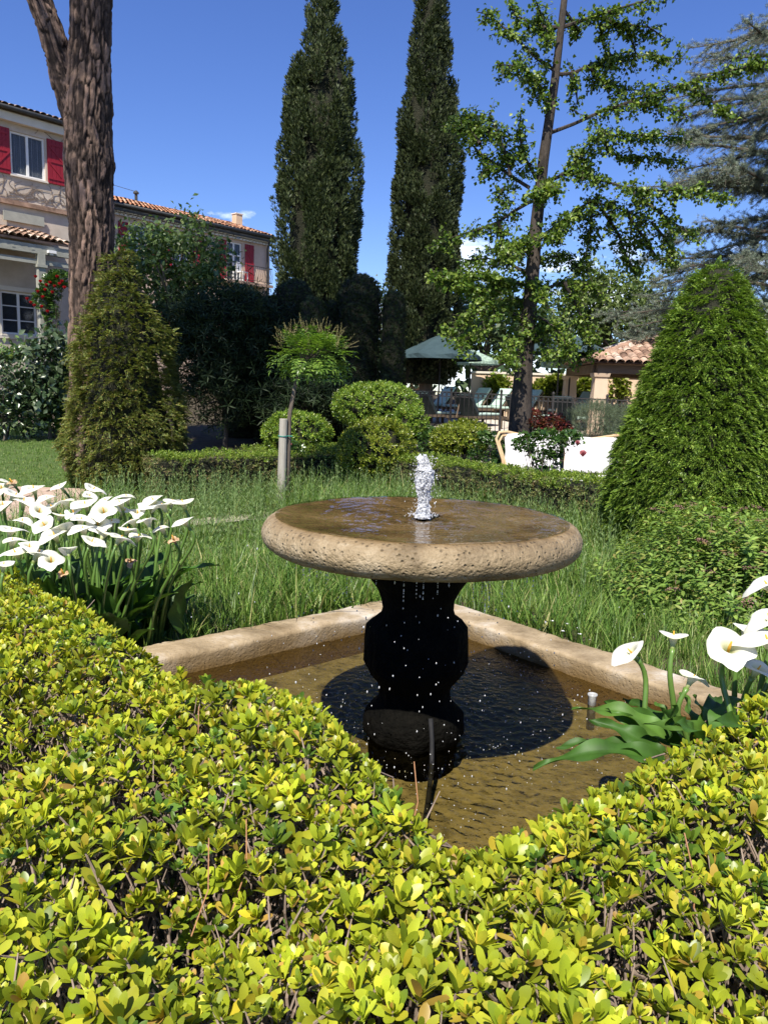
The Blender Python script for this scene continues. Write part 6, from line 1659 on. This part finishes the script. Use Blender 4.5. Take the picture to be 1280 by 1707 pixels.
part('roof_tiles', npmesh('roof_tiles', *join([tile_plane((X0,Y0,ez),(X1,Y0,ez),(rx0,ym,az_),(rx1,ym,az_),7), tile_plane((X0,Y1,ez),(X0,Y0,ez),(rx0,ym,az_),(rx0,ym,az_),7)]), True), M_tileo, pv0, kind='stuff')
for a, b in (((X0,Y0,ez),(rx0,ym,az_)), ((X0,Y1,ez),(rx0,ym,az_)), ((X1,Y0,ez),(rx1,ym,az_)), ((rx0,ym,az_),(rx1,ym,az_))):
    part('ridge_tile', MB().tube([Vector(a)+Vector((0,0,.06)), Vector(b)+Vector((0,0,.06))], .11, 8), M_tileo, pv0, smooth=True)
M_beam = surfmat('brown_beam', [(.16, .10, .06), (.24, .16, .10)], 5, .8, .3, 40, stretch=(.2, 1, 1))
for a, b in (((X0+.3,Y0+.35),(X1-.3,Y0+.35)), ((X0+.3,Y1-.35),(X1-.3,Y1-.35)), ((X0+.35,Y0+.5),(X0+.35,Y1-.5)), ((X1-.35,Y0+.5),(X1-.35,Y1-.5))):
    part('beam', MB().bar((*a, ez-.16), (*b, ez-.16), .2, .24), M_beam, pv0)
for x, y in ((X0+.42,Y0+.4),(X1-.42,Y0+.4),(X0+.42,Y1-.4),(X1-.42,Y1-.4)):
    z0 = gz(y); h = ez-.28
    cm = part('column', MB().lathe([(.34, z0), (.34, z0+.1), (.31, z0+.12), (.25, h-.2), (.25, h-.14), (.30, h-.1), (.33, h)], 4, (x, y, 0)), M_peach, pv0); 
    cm.data.transform(Matrix.Translation((x, y, 0)) @ Matrix.Rotation(R(45), 4, 'Z') @ Matrix.Translation((-x, -y, 0)))
# lattice screen and pillar at the left of the terrace
c = P(686, 635, 24.5)
ls = thing('lattice_screen', 'small terracotta ring lattice screen beside a peach pillar at the left of the terrace', 'screen', (c.x, 24.5, gz(24.5)))
tor = MB().tube([(.13*math.cos(a), 0, .13*math.sin(a)) for a in np.linspace(0, 2*math.pi, 15)], .03, 6).mesh('clay_ring'); tor.materials.append(M_peach)
for i in range(2):
    for j in range(4):
        o = part('clay_ring', tor, None, ls); o.location = (c.x - .12 + i * .25, 24.5, c.z - .4 + j * .26)
part('pillar', MB().box((c.x + .42, 24.5, (gz(24.5) + c.z + .6) / 2), (.3, .3, c.z + .6 - gz(24.5))), M_peach, ls)
part('base_wall', MB().box((c.x, 24.5, (gz(24.5) + c.z - .56) / 2), (.54, .2, max(.1, c.z - .56 - gz(24.5)))), M_peach, ls)

# iron fence
fa, fb = Vector((.42, 21.6, 0)), Vector((6.6, 19.8, 0)); nF = 52
fence = thing('iron_fence', 'black wrought iron fence around the pool terrace', 'fence', tuple((fa + fb) / 2))
def fz(p): return gz(p.y) + .02
for dz, r_ in ((1.10, .022), (.98, .012), (.12, .016)):
    part('rail', MB().bar(fa + Vector((0, 0, fz(fa) + dz)), fb + Vector((0, 0, fz(fb) + dz)), r_ * 1.6, r_ * 1.2), M_iron, fence)
bl = MB().tube([(0, 0, .12), (0, 0, 1.08)], .010, 6).mesh('baluster'); bl.materials.append(M_iron)
po = MB().box((0, 0, .56), (.055, .055, 1.16)).lathe([(.02, 1.13), (.034, 1.16), (.04, 1.19), (.03, 1.225), (.004, 1.24)], 10).mesh('post'); po.materials.append(M_iron)
hoop = MB().tube([(.05*math.cos(a), 0, 1.035+.05*math.sin(a)) for a in np.linspace(0, 6.283, 11)], .007, 5).mesh('hoop'); hoop.materials.append(M_iron)
for i in range(nF + 1):
    p = fa.lerp(fb, i / nF); q = 'post' if i % 11 == 0 else 'baluster'
    o = part(q, po if q == 'post' else bl, None, fence); o.location = (p.x, p.y, fz(p))
    if i < nF:
        m = fa.lerp(fb, (i + .5) / nF); o = part('hoop', hoop, None, fence); o.location = (m.x, m.y, fz(m)); o.rotation_euler = (0, 0, math.atan2(fb.y - fa.y, fb.x - fa.x))

# parasols
M_teal_shade = surfmat('shaded_teal_canvas', [(.028, .052, .06), (.042, .072, .08)], 4, .9, .1, 60)  # teal darkened so the canvas colour carries the tree shade
M_mint = leafmat('mint_canvas', [(0, (.42, .56, .44)), (1, (.48, .62, .50))], trans=.35, rough=.9, tcol=(1, 1, 1))
def parasol(label, px, ytop, yedge, D, half, mat, rz):
    c = P(px, ytop, D); ze = P(px, yedge, D).z; z0 = gz(D)
    t = thing('parasol', label, 'parasol', (c.x, D, z0), rz, group='parasols on the pool terrace')
    n = 8; H = c.z - z0; he = ze - z0; V = [(0, 0, H)]
    rings = [.25, .55, .8, 1.0]
    for f in rings:
        for k in range(n * 4):
            a = 2 * math.pi * k / (n * 4); sc_ = abs(((k % 4) / 4) - .5) * 2; rad = half * f * (1 - .06 * (1 - sc_) * f)
            V.append((rad * math.cos(a), rad * math.sin(a), H + (he - H) * f ** 1.08 - .05 * f * (1 - sc_)))
    m = n * 4
    for k in range(m):
        a = 2 * math.pi * k / m; V.append((half * math.cos(a) * .99, half * math.sin(a) * .99, he - .14))
    F = [(0, 1 + k, 1 + (k + 1) % m) for k in range(m)]
    for r_ in range(len(rings)): F += [(1+r_*m+k, 1+(r_+1)*m+k, 1+(r_+1)*m+(k+1)%m, 1+r_*m+(k+1)%m) for k in range(m)]
    part('canopy', MB().add(V, F), mat, t, world=False)
    part('pole', MB().tube([(0, 0, 0), (0, 0, H + .06)], .026, 8), M_iron, t, world=False)
    for k in range(n):
        a = 2 * math.pi * k / n; part('rib', MB().bar((0, 0, H - .06), (half * .95 * math.cos(a), half * .95 * math.sin(a), he - .01), .018, .025), M_iron, t, world=False)
    part('base', MB().lathe([(.32, 0), (.32, .06), (.06, .09), (.04, .3)], 18), M_iron, t, world=False)
parasol('shade darkened teal parasol at the left of the terrace beside the slim cypress', 735, 557, 592, 23.2, 1.25, M_teal_shade, .2)
parasol('shade darkened teal parasol half hidden by ginkgo leaves right of its trunk', 935, 550, 582, 24.2, 1.35, M_teal_shade, .5)
parasol('pale mint parasol left of the ginkgo trunk', 785, 582, 600, 26.0, .95, M_mint, .1)
parasol('pale mint parasol beside the pavilion column', 952, 585, 606, 25.5, .95, M_mint, .7)

# sun loungers
M_lw = surfmat('lounger_wood', [(.10, .075, .05), (.17, .125, .085)], 6, .7, .2, 50, stretch=(.2, 1, 1))
M_lc = surfmat('mint_cushion', [(.40, .53, .45), (.47, .60, .52)], 5, .95, .1, 60)
M_lk_shade = surfmat('shaded_sling', [(.018, .03, .033), (.03, .045, .048)], 8, .8, .2, 90)  # near-black colour stands in for shade on the front-row backs
def lounger(label, px, D, rz, grp, dark):
    c = P(px, 690, D)
    t = thing('sun_lounger', label, 'sun lounger', (c.x, D, gz(D) + .02), rz, group=grp)
    for y in (-.31, .31): part('side_rail', MB().box((.3, y, .30), (1.95, .05, .07)), M_lw, t, world=False)
    for x in (-.55, 1.15):
        for y in (-.31, .31): part('leg', MB().box((x, y, .132), (.06, .06, .265)), M_lw, t, world=False)
    for i in range(8): part('slat', MB().box((.12 + i * .155, 0, .335), (.09, .58, .02)), M_lw, t, world=False)
    o = part('seat_cushion', MB().box((.68, 0, .385), (1.16, .58, .075)), M_lc, t, world=False); bevel(o, .025)
    el = R(52); d = Vector((-math.cos(el), 0, math.sin(el)))
    b0 = Vector((.08, 0, .36))
    rot = Matrix.Rotation(el, 3, 'Y')
    part('backrest', MB().box(b0 + d * .38 + Vector((-.03, 0, -.02)), (.76, .62, .04), rot), M_lk_shade if dark else M_lw, t, world=False)
    o = part('back_cushion', MB().box(b0 + d * .40 + Vector((.035, 0, .03)), (.74, .58, .07), rot), M_lk_shade if dark else M_lc, t, world=False); bevel(o, .025)
    part('prop', MB().bar((-.35, .2, .3), tuple(b0 + d * .5 + Vector((0, .2, -.03))), .03), M_lw, t, world=False)
    return t
for px, D, lb in ((712, 23.0, 'leftmost dark backed sun lounger behind the fence'), (782, 22.9, 'dark backed sun lounger behind the fence, second from the left'), (868, 22.8, 'dark backed sun lounger directly behind the ginkgo trunk'), (945, 22.6, 'dark backed sun lounger nearest the lavender bush')):
    lounger(lb, px, D, R(48), 'front row of sun loungers', True)
for px, D, lb in ((735, 26.2, 'mint cushioned lounger at the left end of the far row'), (793, 26.1, 'mint cushioned lounger of the far row, second from the left'), (828, 26.0, 'mint cushioned lounger of the far row beside the ginkgo trunk'), (878, 25.9, 'mint cushioned lounger of the far row right of the ginkgo trunk'), (968, 25.6, 'mint cushioned lounger of the far row next to the pavilion column')):
    lounger(lb, px, D, R(215), 'far row of sun loungers', False)
